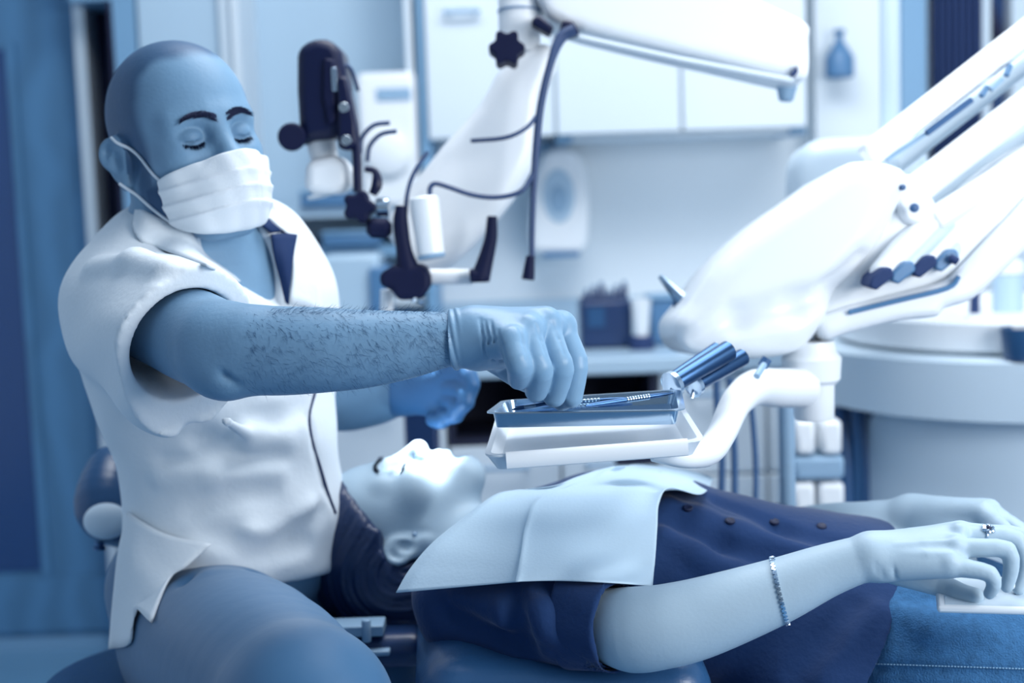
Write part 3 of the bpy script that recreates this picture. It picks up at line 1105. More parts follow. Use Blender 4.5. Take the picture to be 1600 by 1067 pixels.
g_ = thing('water_filter', 'pale blue cylinder behind the spittoon bowl', 'filter', gl_)
mk('cylinder', lathe(gl_, (0, 0, 1), [(0, 0.03), (0.07, 0.03), (0.075, 0.026)], 24), MATS['cabinet_pale'], g_)
mk('cap', lathe(gl_ + np.array([0, 0, .075]), (0, 0, 1), [(0, 0.031), (0.02, 0.031), (0.026, 0.02)], 24), MATS['white_plastic'], g_)

# hanging hoses between the unit and the chair
for i, (pts_, lab) in enumerate(((((1118, 575), (1122, 660), (1128, 720), (1126, 830)), 'dark suction hose hanging nearest the bent tray arm'),
                                 (((1140, 590), (1146, 680), (1148, 740), (1148, 830)), 'dark hose hanging second from the tray arm'),
                                 (((1172, 615), (1178, 680), (1181, 740), (1180, 830)), 'thin dark hose hanging third from the tray arm, beside the pale post'))):
    h_ = mk('hose', tube([P(a, b, 2.2) for a, b in pts_] + [P(pts_[-1][0], 1150, 2.25)], 0.0045 + 0.001 * (i < 2), 10, smooth=5), MATS['hose'], None, label=lab, category='hose', group='hanging hoses')
# pale upright beside them with a band
pl = thing('instrument_stand', 'pale vertical stand post with white blocks behind the tray post', 'stand', (wx(1228, 2.4, 700), 2.4, 0))
mk('pole', lathe((wx(1228, 2.4, 700), 2.4, 0), (0, 0, 1), [(0, 0.013), (wz(600, 2.4, 1228), 0.013)], 16), MATS['cabinet_pale'], pl)
for (x0, x1, y0, y1, m_) in ((1240, 1270, 655, 708, 'white_plastic'), (1280, 1312, 655, 708, 'white_plastic'), (1238, 1316, 712, 748, 'grey_plastic'), (1238, 1270, 752, 800, 'white_plastic'),
                             (1276, 1316, 752, 806, 'white_plastic')):
    mk('block', box(wx(x0, 2.4, y0), wx(x1, 2.4, y0), 2.38, 2.46, wz(y1, 2.4, x0), wz(y0, 2.4, x0)), MATS[m_], pl, bevel=0.008)
mk('foot', lathe((wx(1228, 2.4, 700), 2.4, 0), (0, 0, 1), [(0, 0.16), (0.02, 0.16), (0.03, 0.02)], 24), MATS['cabinet_pale'], pl)

# ---------------- dental chair
ch = thing('dental_chair', 'navy upholstered reclining dental chair under the woman', 'dental chair', (float(P(1000, 1040, 1.8)[0]), float(P(1000, 1040, 1.8)[1]), 0))
Cb = Field()
zt = P(900, 1033, 1.49)[2]
xl_, xr_ = P(662, 1000, 1.62)[0], P(1120, 1060, 1.48)[0]
Cb.box(((xl_ + xr_) / 2, 1.70, zt - 0.055), ((xr_ - xl_) / 2, 0.27, 0.055), rd=0.045, k=0.0)
Cb.cone((xl_ + 0.055, 1.52, zt - 0.05), (xl_ + 0.02, 1.86, zt - 0.03), 0.050, 0.045, k=0.04)
mk('backrest', Cb.mesh(0.0055), MATS['blue_leather'], ch, label='blue leather back pad')
Cs = Field()
Cs.box(((xr_ + 1.15) / 2 + .02, 1.72, zt - 0.115), ((1.15 - xr_) / 2, 0.26, 0.055), rd=0.045)
mk('seat', Cs.mesh(0.008), MATS['dark_leather'], ch)
Ch = Field()
Ch.box(P(582, 978, 1.86), (0.080, 0.12, 0.022), rd=0.021)
mk('headrest', Ch.mesh(0.005), MATS['dark_leather'], ch)
mk('headrest_bracket', cat(box(float(P(520, 968, 1.8)[0]), float(P(606, 968, 1.8)[0]), 1.69, 1.73, float(P(560, 974, 1.78)[2]) - .004, float(P(560, 962, 1.78)[2])),
                           tube([P(572, 968, 1.72), P(573, 1003, 1.72)], 0.006, 10), box(float(P(560, 990, 1.8)[0]), float(P(616, 990, 1.8)[0]), 1.68, 1.74, float(P(560, 1006, 1.78)[2]), float(P(560, 998, 1.78)[2]))),
   MATS['grey_plastic'], ch, bevel=0.002)
mk('under_frame', box(-0.10, 0.75, 1.60, 1.85, 0.35, zt - 0.16), MATS['white_plastic'], ch, bevel=0.02)
mk('pedestal', box(0.15, 0.65, 1.58, 1.88, 0.0, 0.36), MATS['white_plastic'], ch, bevel=0.03)
mk('head_carrier', box(float(P(585, 1030, 1.9)[0]), float(P(700, 1030, 1.9)[0]), 1.82, 1.95, float(P(640, 1042, 1.85)[2]), float(P(640, 1000, 1.85)[2])), MATS['cabinet_mid'], ch, bevel=0.008)
mk('rear_cover', box(float(P(585, 1060, 1.98)[0]), float(P(800, 1060, 1.98)[0]), 1.96, 2.06, 0.2, float(P(640, 1040, 1.95)[2])), MATS['white_plastic'], ch, bevel=0.02)

# ---------------- operator stool
hb = P(325, 1105, 1.80)
zs = P(325, 1118, 1.78)[2]
stl = thing('operator_stool', 'dark blue padded stool with curved backrest under the man', 'stool', (hb[0], hb[1], 0))
mk('seat', lathe((hb[0] - .01, hb[1], zs), (0, 0, 1), [(-0.03, 0.17), (-0.02, 0.195), (0.02, 0.20), (0.045, 0.19), (0.058, 0.15), (0.062, 0.02)], 48), MATS['blue_leather'], stl)
mk('gas_lift', lathe((hb[0], hb[1], 0.08), (0, 0, 1), [(0, 0.03), (0.2, 0.03), (0.2, 0.018), (zs - 0.1, 0.018)], 20), MATS['chrome'], stl)
fr_ = [np.array([hb[0] + .19 * math.cos(t), hb[1] + .19 * math.sin(t), 0.2]) for t in np.linspace(0, 2 * math.pi, 33)[:-1]]
mk('foot_ring', tube(fr_, 0.011, 8, closed=True), MATS['chrome'], stl)
for k in range(5):
    t = k * 2 * math.pi / 5 + 0.3
    e = np.array([hb[0] + .27 * math.cos(t), hb[1] + .27 * math.sin(t), 0.055])
    lg = mk('leg', tube([np.array([hb[0], hb[1], 0.10]), e], [0.024, 0.015], 10), MATS['chrome'], stl)
    mk('caster', lathe(e + np.array([-.012, 0, -0.027]), (1, 0, 0), [(0, 0.02), (0.003, 0.0265), (0.021, 0.0265), (0.024, 0.02)], 16), MATS['black_rubber'], lg)
Bk = Field()
Bk.chain([(P(182, 712, 2.00), 0.018), (P(170, 742, 1.96), 0.034), (P(168, 800, 1.93), 0.040), (P(250, 815, 2.02), 0.040), (P(330, 812, 2.06), 0.036)], k=0.0)
mk('backrest', Bk.mesh(0.004), MATS['blue_leather'], stl)
Bk2 = Field()
Bk2.ell(P(166, 814, 1.878), (0.030, 0.020, 0.024), R=np.stack([CR, CF, CU], 1))
mk('backrest_knob', Bk2.mesh(0.002), MATS['frame_white'], stl)
mk('bolt', lathe(P(156, 846, 1.90), -CU, [(0, 0.006), (0.006, 0.006), (0.007, 0.0085), (0.011, 0.0085)], 12), MATS['steel_dark'], stl)
mk('back_stem', tube([P(200, 850, 2.02), P(210, 950, 2.05), np.array([hb[0], hb[1] + .12, zs])], 0.012, 10, smooth=4), MATS['chrome'], stl)

# ---------------- microscope
ms = thing('surgical_microscope', 'black and white dental microscope hanging from a big white arm', 'microscope', P(640, 470, 2.0))
D2 = 1.98


def star(px, py, d, rpx, depth, lobes=5):
    c = P(px, py, d)
    r = px2m(rpx, d)
    pts = [c + (CR * math.cos(t) + CU * math.sin(t)) * r * (0.86 + 0.14 * math.cos(lobes * t)) for t in np.linspace(0, 2 * math.pi, 41)[:-1]]
    return prism(pts, CF * depth)


def rnd(name, a, b, ra, rb, m_, par=ms, seg=24, chamfer=0.15):
    a, b = np.asarray(a), np.asarray(b)
    L_ = np.linalg.norm(b - a)
    c_ = min(ra, rb, L_ / 2) * chamfer
    return mk(name, lathe(a, b - a, [(0, ra - c_), (c_, ra), (L_ - c_, rb), (L_, rb - c_)], seg), MATS[m_], par)


mk('optics_head', pprism([(463, 74), (494, 57), (524, 64), (533, 82), (540, 120), (546, 205), (520, 216), (468, 222), (463, 140)], D2, 0.10), MATS['black_plastic'], ms, bevel=0.014, seg=3)
mk('side_cover', pprism([(505, 90), (522, 92), (526, 190), (512, 196), (503, 150)], D2 - 0.006, 0.02), MATS['black_rubber'], ms, bevel=0.004)
rnd('eyepiece', P(456, 214, D2 - 0.01), P(456, 214, D2 + .05), px2m(22, D2), px2m(20, D2), 'black_rubber')
mk('binocular_tube', tube([P(470, 212, D2 + .03), P(500, 205, D2 + .04)], 0.014, 12), MATS['black_plastic'], ms)
b_ = mk('clamp_plate', pprism([(526, 120), (541, 118), (556, 190), (558, 225), (543, 236), (528, 232)], D2 - 0.012, 0.05), MATS['black_plastic'], ms, bevel=0.005)
for sx, sy in ((537, 168), (541, 219)):
    rnd('screw', P(sx, sy, D2 - 0.013), P(sx, sy, D2 - 0.018), 0.008, 0.007, 'chrome', b_, 16)
mk('label_plate', pprism([(517, 106), (525, 105), (528, 142), (519, 143)], D2 - 0.008, 0.006), MATS['silver'], ms, bevel=0.001)
rnd('objective', P(500, 212, D2 + .05), P(508, 252, D2 + .05), px2m(24, D2), px2m(22, D2), 'white_plastic')
mk('objective_housing', pprism([(476, 250), (520, 242), (545, 252), (548, 285), (540, 304), (482, 306), (474, 290)], D2 + 0.01, 0.07), MATS['white_plastic'], ms, bevel=0.014, seg=3)
rnd('lamp_window', P(500, 304, D2 + .04), P(501, 308, D2 + .04), 0.02, 0.018, 'white_plastic')
mk('stem', tube([P(550, 190, D2), P(557, 235, D2), P(559, 300, D2)], 0.0065, 10, smooth=3), MATS['black_plastic'], ms)
mk('fixing_bracket', tube([P(570, 264, D2), P(586, 268, D2), P(589, 288, D2), P(582, 304, D2)], [0.004, 0.005, 0.008, 0.006], 10, smooth=4), MATS['black_plastic'], ms)
mk('star_knob', star(560, 322, D2 - .03, 27, 0.035), MATS['black_rubber'], ms, bevel=0.005)
rnd('chrome_ring', P(588, 326, D2 + .01), P(609, 325, D2 + .01), px2m(17, D2), px2m(17, D2), 'chrome')
rnd('rubber_grip', P(573, 356, D2 - .01), P(612, 357, D2 - .01), px2m(16, D2), px2m(16, D2), 'black_rubber', chamfer=0.5)
for pts_ in (((563, 240), (566, 215), (584, 196), (609, 192)), ((574, 252), (578, 228), (595, 210), (620, 205))):
    mk('arc_cable', tube([P(a, b, D2 + .03) for a, b in pts_], 0.0032, 8, smooth=5), MATS['cable'], ms)
mk('head_cable', tube([P(533, 100, D2 + .03), P(548, 108, D2 + .04), P(560, 142, D2 + .05)], 0.003, 8, smooth=5), MATS['cable'], ms)
mk('handgrip', tube([P(627, 322, D2 - .02), P(626, 350, D2 - .02), P(632, 395, D2 - .02), P(640, 432, D2 - .01)], [0.008, 0.0105, 0.0115, 0.020], 14, smooth=4), MATS['black_rubber'], ms)
mk('handgrip_base', pprism([(592, 428), (612, 416), (660, 414), (672, 428), (672, 448), (660, 468), (622, 470), (610, 452), (594, 448)], D2 - .03, 0.06), MATS['black_rubber'], ms, bevel=0.008, seg=3)
rnd('base_screw', P(654, 466, D2 - .02), P(652, 474, D2 - .02), 0.010, 0.009, 'chrome')
rnd('white_knob', P(604, 452, D2 + .04), P(604, 490, D2 + .04), 0.009, 0.010, 'white_plastic')
rnd('camera_cylinder', P(662, 308, D2 - .02), P(674, 400, D2 - .02), px2m(23, D2), px2m(21, D2), 'white_plastic')
rnd('cylinder_foot', P(674, 398, D2 - .02), P(675, 404, D2 - .02), px2m(22, D2), px2m(21, D2), 'grey_plastic')
mk('handgrip', tube([P(769, 338, D2), P(767, 372, D2), P(759, 405, D2), P(750, 436, D2)], [0.007, 0.009, 0.011, 0.014], 14, smooth=4), MATS['black_rubber'], ms)
mk('grip_collar', pprism([(733, 420), (744, 424), (766, 430), (764, 441), (735, 442)], D2 - .012, 0.03), MATS['black_rubber'], ms, bevel=0.003)
rnd('cross_bar', P(668, 432, D2 + .02), P(740, 432, D2 + .02), 0.011, 0.011, 'white_plastic')
Nk = Field()
slab(Nk, [(790, 92), (850, 62), (872, 90), (850, 150), (838, 240), (800, 310), (740, 380), (690, 420), (650, 428), (628, 400), (600, 350), (640, 290), (690, 225), (748, 160)], D2 + .06, 0.05, 0.09, 0.025)
mk('carrier_arm', Nk.mesh(0.005), MATS['white_plastic'], ms)
rnd('swivel_joint', P(812, 84, D2 + .10), P(812, -40, D2 + .10), px2m(34, D2), px2m(36, D2), 'white_plastic', chamfer=0.05)
rnd('joint_ring', P(812, 20, D2 + .10), P(812, 17, D2 + .10), px2m(36.5, D2), px2m(36.5, D2), 'mid_plastic', chamfer=0.02)
mk('star_knob', star(792, 73, D2 - .01, 29, 0.045, 6), MATS['black_rubber'], ms, bevel=0.006)
mk('clip', pprism([(842, 22), (866, 42), (860, 55), (830, 38), (832, 28)], D2 + .02, 0.05), MATS['black_plastic'], ms, bevel=0.004)
Ar = Field()
slab(Ar, [(842, -60), (848, 10), (884, 36), (1000, 66), (1120, 93), (1230, 118), (1256, 121), (1266, 112), (1266, 60), (1262, 34), (1200, 4), (1120, -30), (1000, -70)], D2 + .05, 0.06, 0.12, 0.012)
mk('main_arm', Ar.mesh(0.005), MATS['white_plastic'], ms)
mk('arm_seam', tube([P(905, 58, D2 + .045), P(1060, 92, D2 + .045), P(1240, 126, D2 + .045)], 0.004, 8), MATS['cabinet_white'], ms)
mk('arm_mark', pprism([(1236, 117), (1246, 103), (1247, 112), (1243, 119)], D2 + .04, 0.02), MATS['curtain_navy'], ms)
mk('arm_bracket', pprism([(880, 30), (895, 32), (907, 52), (885, 56), (872, 52)], D2 + .02, 0.06), MATS['black_plastic'], ms, bevel=0.004)
rnd('end_joint', P(1230, 124, D2 + .14), P(1228, 158, D2 + .14), px2m(20, D2), px2m(12, D2), 'grey_plastic')
mk('cable_bundle', tube([P(898, 46, D2), P(876, 60, D2), P(860, 100, D2 - .01), P(845, 165, D2 - .01), P(838, 230, D2 - .01), P(834, 290, D2 - .01), P(832, 350, D2 - .01), P(831, 402, D2 - .01)],
                        [0.008, 0.008, 0.0055, 0.0055, 0.0055, 0.0045, 0.004, 0.004], 10, smooth=5), MATS['cable'], ms)
rnd('plug', P(829, 400, D2 - .01), P(825, 437, D2 - .01), 0.006, 0.009, 'black_rubber')
mk('branch_cable', tube([P(838, 182, D2 - .01), P(822, 200, D2 - .02), P(790, 215, D2 - .02), P(737, 220, D2 + .01)], 0.0032, 8, smooth=5), MATS['cable'], ms)
mk('branch_cable', tube([P(834, 270, D2 - .01), P(815, 298, D2 - .02), P(780, 308, D2 - .02), P(740, 305, D2 - .02), P(700, 292, D2 - .02), P(680, 287, D2 - .02), P(672, 294, D2 - .02), P(672, 310, D2 - .02)],
                        0.0036, 8, smooth=5), MATS['cable'], ms)
mk('branch_cable', tube([P(668, 238, D2 + .01), P(648, 268, D2), P(637, 300, D2), P(633, 340, D2)], 0.0032, 8, smooth=5), MATS['cable'], ms)

# ---------------- things on the worktop
def zc_(p):
    return p


kz = ctop + 0.001
Yk = 3.30
bx = thing('storage_box', 'dark blue box of supplies on the worktop', 'box', (wx(948, Yk, 500), Yk, kz))
zb = wz(470, Yk, 948)
mk('box_body', box(wx(908, Yk, 500), wx(988, Yk, 500), Yk, Yk + 0.14, kz, zb), MATS['dark_leather'], bx, bevel=0.008)
mk('front_label', box(wx(918, Yk, 500), wx(945, Yk, 500), Yk - 0.003, Yk + 0.001, kz + 0.05, zb - 0.015), MATS['blue_leather'], bx, smooth=False)
for i in range(6):
    xx = wx(918 + 12 * i, Yk, 480)
    b_ = thing('supply_bottle', ('small dark bottle in the box, leftmost', 'small dark bottle in the box, second from the left', 'small dark bottle in the box, third from the left', 'small dark bottle in the box, third from the right',
                                 'small dark bottle in the box, second from the right', 'small dark bottle in the box, rightmost')[i], 'bottle', (xx, Yk + 0.04, zb), 'bottles in the blue box')
    hh_ = 0.012 + 0.008 * ((i * 7) % 3)
    mk('glass', lathe((xx, Yk + 0.04, zb), (0, 0, 1), [(0, 0.008), (hh_, 0.008), (hh_ + .006, 0.004)], 12), MATS['curtain_navy'], b_)
    mk('cap', lathe((xx, Yk + 0.04, zb + hh_ + .006), (0, 0, 1), [(0, 0.005), (0.007, 0.005), (0.008, 0.004)], 12), MATS['mid_plastic'], b_)
cpz = thing('paper_cup', 'white paper cup on the worktop right of the dark box', 'cup', (wx(1002, Yk - .03, 510), Yk - .03, kz))
mk('cup_body', lathe((wx(1002, Yk - .03, 510), Yk - .03, kz + 0.03), (0, 0, 1), [(0, 0.016), (0.085, 0.024), (0.085, 0.022), (0.004, 0.014)], 24), MATS['white_plastic'], cpz)
mk('coaster', lathe((wx(1002, Yk - .03, 510), Yk - .03, kz), (0, 0, 1), [(0, 0.03), (0.03, 0.028)], 24), MATS['curtain_navy'], cpz)
bn = thing('waste_bin', 'mid blue box on the worktop behind the delivery unit', 'bin', (wx(1040, Yk, 510), Yk + .05, kz))
mk('bin_body', box(wx(1018, Yk, 510), wx(1062, Yk, 510), Yk + 0.03, Yk + 0.14, kz, wz(470, Yk, 1040)), MATS['mid_plastic'], bn, bevel=0.008)
mk('bin_lid', box(wx(1016, Yk, 510), wx(1064, Yk, 510), Yk + 0.025, Yk + 0.145, wz(470, Yk, 1040), wz(464, Yk, 1040)), MATS['cabinet_mid'], bn, bevel=0.004)
mn = thing('monitor', 'grey-blue box behind the black microscope handle', 'monitor', (wx(540, Yk, 470), Yk + .1, kz))
mk('housing', box(wx(500, Yk, 470), wx(592, Yk, 470), Yk + .02, Yk + .2, kz, wz(400, Yk, 540)), MATS['cabinet_pale'], mn, bevel=0.01)
mk('side_vent', box(wx(578, Yk, 470), wx(605, Yk, 470), Yk, Yk + .18, kz, wz(418, Yk, 590)), MATS['mid_plastic'], mn, bevel=0.006)

# dark box on the floor in front of the drawers
Yq = 2.7
q_ = thing('foot_control', 'dark pillar-shaped box behind the woman\'s head', 'box', (wx(658, Yq, 680), Yq, 0))
mk('pillar', box(wx(632, Yq, 680), wx(684, Yq, 680), Yq, Yq + 0.08, 0.02, wz(640, Yq, 658)), MATS['dark_leather'], q_, bevel=0.006)
mk('pillar_base', box(wx(612, Yq, 680), wx(704, Yq, 680), Yq - .06, Yq + 0.14, 0.0, 0.02), MATS['black_plastic'], q_, bevel=0.006)
q_ = thing('small_box', 'small dark box under the tray arm, before white drawers', 'box', (wx(995, Yq, 715), Yq, 0.3))
mk('shell', box(wx(962, Yq, 715), wx(1028, Yq, 715), Yq, Yq + 0.2, wz(728, Yq, 995), wz(706, Yq, 995)), MATS['niche_dark'], q_, bevel=0.004)
mk('stand', box(wx(980, Yq, 715), wx(1010, Yq, 715), Yq + .05, Yq + 0.15, 0, wz(728, Yq, 995)), MATS['cabinet_white'], q_, bevel=0.004)

# ---------------- right side: wall corner, curtain, window, lamp
Yr = YB - 0.02
struct('wall_pier', prism([(wx(1262, Yr, 200), Yr - 0.10, 0), (wx(1385, Yr, 200), Yr - 0.10, 0), (wx(1450, Yr, 100) + .01, Yr + .10, 0), (wx(1262, Yr, 200), Yr + .10, 0)], (0, 0, 2.7)), 'wall_paint')
cx0, cx1 = wx(1447, Yr, 60), wx(1520, Yr, 60)
cur = thing('curtain', 'dark navy curtain beside the window at the right', 'curtain', ((cx0 + cx1) / 2, Yr, 0.3))
pts_ = [(cx0 + (cx1 - cx0) * i / 40, Yr - 0.06 + 0.014 * math.sin(i * 1.1), 0.35) for i in range(41)]
V_ = [(a, b, c) for a, b, c in pts_] + [(a, b, 2.45) for a, b, c in pts_]
mk('drape', (V_, [(i, i + 1, 42 + i, 41 + i) for i in range(40)]), MATS['curtain_navy'], cur, solid=0.006)
mk('rod', tube([(cx0 - .05, Yr - 0.06, 2.46), (cx1 + .05, Yr - .06, 2.46)], 0.012, 10), MATS['silver'], cur)
win = struct('window_1', box(wx(1531, Yr, 60), wx(1568, Yr, 60), Yr - 0.02, Yr, 1.2, 2.4), 'door_glass')
struct('window_frame', box(wx(1520, Yr, 60), wx(1532, Yr, 60), Yr - 0.08, Yr, 0.9, 2.45), 'frame_white', win)
struct('window_frame', box(wx(1565, Yr, 60), wx(1600, Yr, 60) + 0.2, Yr - 0.08, Yr, 0.9, 2.45), 'frame_white', win)
struct('glazing_bar', box(wx(1534, Yr, 60), wx(1541, Yr, 60), Yr - 0.05, Yr - .02, 1.2, 2.4), 'dark_gap', win)
a_, b_ = PY(1544, 0, Yr - .05), PY(1562, 62, Yr - .05)
ax = unit(b_ - a_)
mk('brace', obox((a_ + b_) / 2 - ax * .1, ax, np.cross(ax, [0, 1, 0]), (0, 1, 0), 0.16, 0.009, 0.012), MATS['dark_gap'], win, smooth=False)
struct('pier_shade_strip', box(wx(1408, Yr - .12, 100), wx(1447, Yr - .12, 100), Yr - 0.125, Yr - 0.02, 0, 2.7), 'cabinet_mid')  # mid-blue strip: shade on the pier's turned-away side, painted as colour
# hanging pump bottle on the pier
Yh = Yr - 0.16
hb_ = PY(1312, 122, Yh)
hg = thing('pump_bottle', 'blue-grey pump bottle hanging on the pale wall pier', 'bottle', hb_)
mk('bottle', lathe(hb_, (0, 0, 1), [(0, 0.030), (0.006, 0.036), (0.05, 0.036), (0.075, 0.022), (0.09, 0.012)], 28), MATS['mid_plastic'], hg)
mk('pump', lathe(hb_ + np.array([0, 0, .09]), (0, 0, 1), [(0, 0.010), (0.022, 0.010), (0.024, 0.016), (0.032, 0.014)], 18), MATS['mid_plastic'], hg)
mk('bracket', box(hb_[0] - .02, hb_[0] + .02, Yh + .03, Yr - .1, hb_[2] + .01, hb_[2] + .03), MATS['cabinet_pale'], hg, smooth=False)
# pale rounded lamp head behind the unit
lh = Field()
slab(lh, [(1236, 300), (1240, 250), (1262, 226), (1330, 220), (1420, 222), (1440, 300), (1400, 380), (1290, 420), (1240, 380)], 2.45, 0.0, 0.16, 0.035)
lmp = thing('xray_head', 'pale rounded housing behind the delivery unit', 'equipment', P(1320, 420, 2.45))
mk('housing', lh.mesh(0.007), MATS['pale_plastic'], lmp)
sq_ = P(1392, 280, 2.50)
mk('support', tube([sq_, np.array([sq_[0], sq_[1], 2.7])], 0.018, 14), MATS['pale_plastic'], lmp)
mk('ceiling_plate', lathe((sq_[0], sq_[1], 2.7), (0, 0, -1), [(0, 0.09), (0.02, 0.09), (0.03, 0.03)], 24), MATS['pale_plastic'], lmp)

# ---------------- operating light of the microscope, aimed at the mouth
sl = bpy.data.lights.new('operating_light', 'SPOT')
sl.energy = 420
sl.spot_size = math.radians(6.2)
sl.spot_blend = 0.5
sl.shadow_soft_size = 0.02
sl.color = (0.95, 0.98, 1.0)
so = bpy.data.objects.new('operating_light', sl)
COL.objects.link(so)
src = P(700, -260, 1.93)
tgt = P(668, 702, 1.875)
so.location = src
so.rotation_euler = (Vector(tgt) - Vector(src)).to_track_quat('-Z', 'Y').to_euler()

# ------------------------------------------------------------------ people: shared head
def head_prims(H, male=True):
    """H.M must be the head frame: +x face, +y left, +z crown, origin between the ears"""
    H.ell((-0.016, 0, 0.042), (0.098, 0.077, 0.091), k=0.02)
    H.ell((0.030, 0, 0.030), (0.058, 0.066, 0.078), k=0.035)          # forehead
    H.ell((0.038, 0, -0.030), (0.050, 0.060, 0.062), k=0.03)          # mid face
    H.ell((0.020, 0, -0.070), (0.055, 0.056 if male else 0.050, 0.038), k=0.03)   # jaw
    H.cone((0.066, -0.012, -0.095), (0.066, 0.012, -0.095), 0.018, 0.018, k=0.03)  # chin
    for s in (-1, 1):
        H.cone((-0.005, s * 0.058, -0.045), (0.062, s * 0.022, -0.098), 0.020, 0.016, k=0.03)   # mandible
        H.ell((0.056, s * 0.043, -0.022), (0.026, 0.022, 0.020), k=0.025)          # cheekbone
        H.cone((0.083, s * 0.012, 0.022), (0.068, s * 0.048, 0.022), 0.012 if male else 0.008, 0.009, k=0.02)   # brow ridge
        H.ell((0.098, s * 0.031, 0.004), (0.022, 0.019, 0.013), k=0.016, op='s')   # socket
        H.ell((0.0715, s * 0.032, 0.003), (0.0160, 0.0172, 0.0135), k=0.004)       # closed lid
        H.cone((0.0855, s * 0.020, -0.0030), (0.0800, s * 0.044, -0.0030), 0.0016, 0.0014, k=0.003, op='s')
    # nose
    H.cone((0.086, 0, 0.012), (0.106, 0, -0.028), 0.0085, 0.0125, k=0.014)
    H.ell((0.104, 0, -0.034), (0.014, 0.012, 0.010), k=0.010)
    for s in (-1, 1):
        H.ell((0.095, s * 0.014, -0.037), (0.012, 0.009, 0.009), k=0.007)
        H.ell((0.100, s * 0.0075, -0.046), (0.006, 0.004, 0.005), k=0.004, op='s')
    # mouth
    H.ell((0.080, 0, -0.064), (0.018, 0.028, 0.020), k=0.02)
    H.cone((0.096, -0.012, -0.060), (0.096, 0.012, -0.060), 0.006, 0.006, k=0.010)
    H.cone((0.094, -0.011, -0.071), (0.094, 0.011, -0.071), 0.007, 0.007, k=0.008)
    H.cone((0.104, -0.020, -0.0655), (0.104, 0.020, -0.0655), 0.0035, 0.0035, k=0.004, op='s')
    H.ell((0.096, 0, -0.083), (0.010, 0.02, 0.006), k=0.012, op='s')
    # ears
    for s in (-1, 1):
        c = np.array([-0.016, s * 0.081, -0.004])
        R = np.array([[0.88, 0.47 * s, 0], [-0.47 * s, 0.88, 0], [0, 0, 1.0]])
        H.ell(c, (0.019, 0.009, 0.031), R=R, k=0.006)
        H.torus(c + np.array([-0.003, s * 0.006, 0.008]), 0.0165, 0.0045, R @ np.array([0.0, 1.0, 0]), k=0.004)
        H.ell(c + np.array([0.004, s * 0.010, -0.002]), (0.009, 0.009, 0.014), k=0.004, op='s')
        H.ell(c + np.array([-0.004, s * 0.011, 0.013]), (0.008, 0.004, 0.006), k=0.004, op='s')
        H.ell(c + np.array([0.004, s * 0.002, -0.028]), (0.009, 0.006, 0.010), k=0.006)


# ================================================================== the dentist
def cdir(right, up, toward):
    return CR * right + CU * up - CF * toward


dentist = thing('person', 'man with shaved head, white tunic and face mask, seated, reaching over the tray', 'person',
                (P(340, 1060, 1.8)[0], P(340, 1060, 1.8)[1], 0))
yaw = math.radians(40)
pit = math.radians(3)
fwd = cdir(math.sin(yaw) * math.cos(pit), math.sin(pit), math.cos(yaw) * math.cos(pit))
upv = cdir(-0.27, 1.0, 0.0)
HM = frame(P(290, 230, 1.72), fwd, upv, 0.975)

SR, SL = P(195, 475, 1.69), P(440, 455, 1.88)
ta = unit(SL - SR)                                     # his left
tu = unit(P(300, 300, 1.8) - P(345, 880, 1.83))
tu = unit(tu - ta * (tu @ ta))
tf = np.cross(ta, tu)                                  # his chest direction
TR = np.stack([ta, tf, tu], 1)
NECK0, NECK1 = HM[:3, :3] @ np.array([-0.022, 0, -0.05]) + HM[:3, 3], P(322, 400, 1.80)
ELB, = [P(345, 545, 1.45)]


def torso(B, g):
    B.ell(P(328, 545, 1.825), (0.165 + g, 0.112 + g, 0.185 + g), R=TR, k=0.05)
    B.ell(P(374, 715, 1.83), (0.120 + g, 0.110 + g, 0.190 + g), R=TR, k=0.06)
    B.ell(P(374, 860, 1.84), (0.130 + g, 0.118 + g, 0.12 + g), R=TR, k=0.06)
    B.cone(SR + ta * 0.02, SL - ta * 0.02, 0.052 + g, 0.048 + g, k=0.06)
    B.cone(P(240, 395, 1.74), P(405, 385, 1.86), 0.045 + g, 0.045 + g, k=0.06)


body = Field()
body.M = HM
head_prims(body, True)
body.M = np.eye(4)
body.cone(NECK0, NECK1, 0.054, 0.064, k=0.03)
torso(body, -0.004)
# near arm
body.chain([(SR, 0.052), (lerp(SR, ELB, 0.5), 0.050), (lerp(SR, ELB, 0.75), 0.050), (ELB, 0.0475)], k=0.02)
ARM = [(ELB, 0.0465), (P(385, 545, 1.435), 0.0455), (P(430, 548, 1.43), 0.0452), (P(500, 547, 1.425), 0.0430), (P(570, 545, 1.425), 0.0392),
       (P(640, 538, 1.425), 0.0335), (P(705, 529, 1.425), 0.0268), (P(745, 527, 1.425), 0.0262)]
body.chain(ARM, k=0.012)
body.ell(P(352, 592, 1.425), (0.016, 0.016, 0.014), k=0.03)           # elbow point
body.cone(P(352, 583, 1.400), P(372, 604, 1.402), 0.003, 0.002, k=0.006, op='s')
# far arm
LW = P(632, 612, 1.98)
body.chain([(SL, 0.055), (P(500, 560, 2.02), 0.048), (P(520, 622, 2.04), 0.044), (P(575, 622, 2.02), 0.041), (LW, 0.029)], k=0.02)


def finger(B, pts, g=0.0, k=0.004):
    B.chain([(P(x, y, d), r + g) for x, y, d, r in pts], k=k, interp=2)


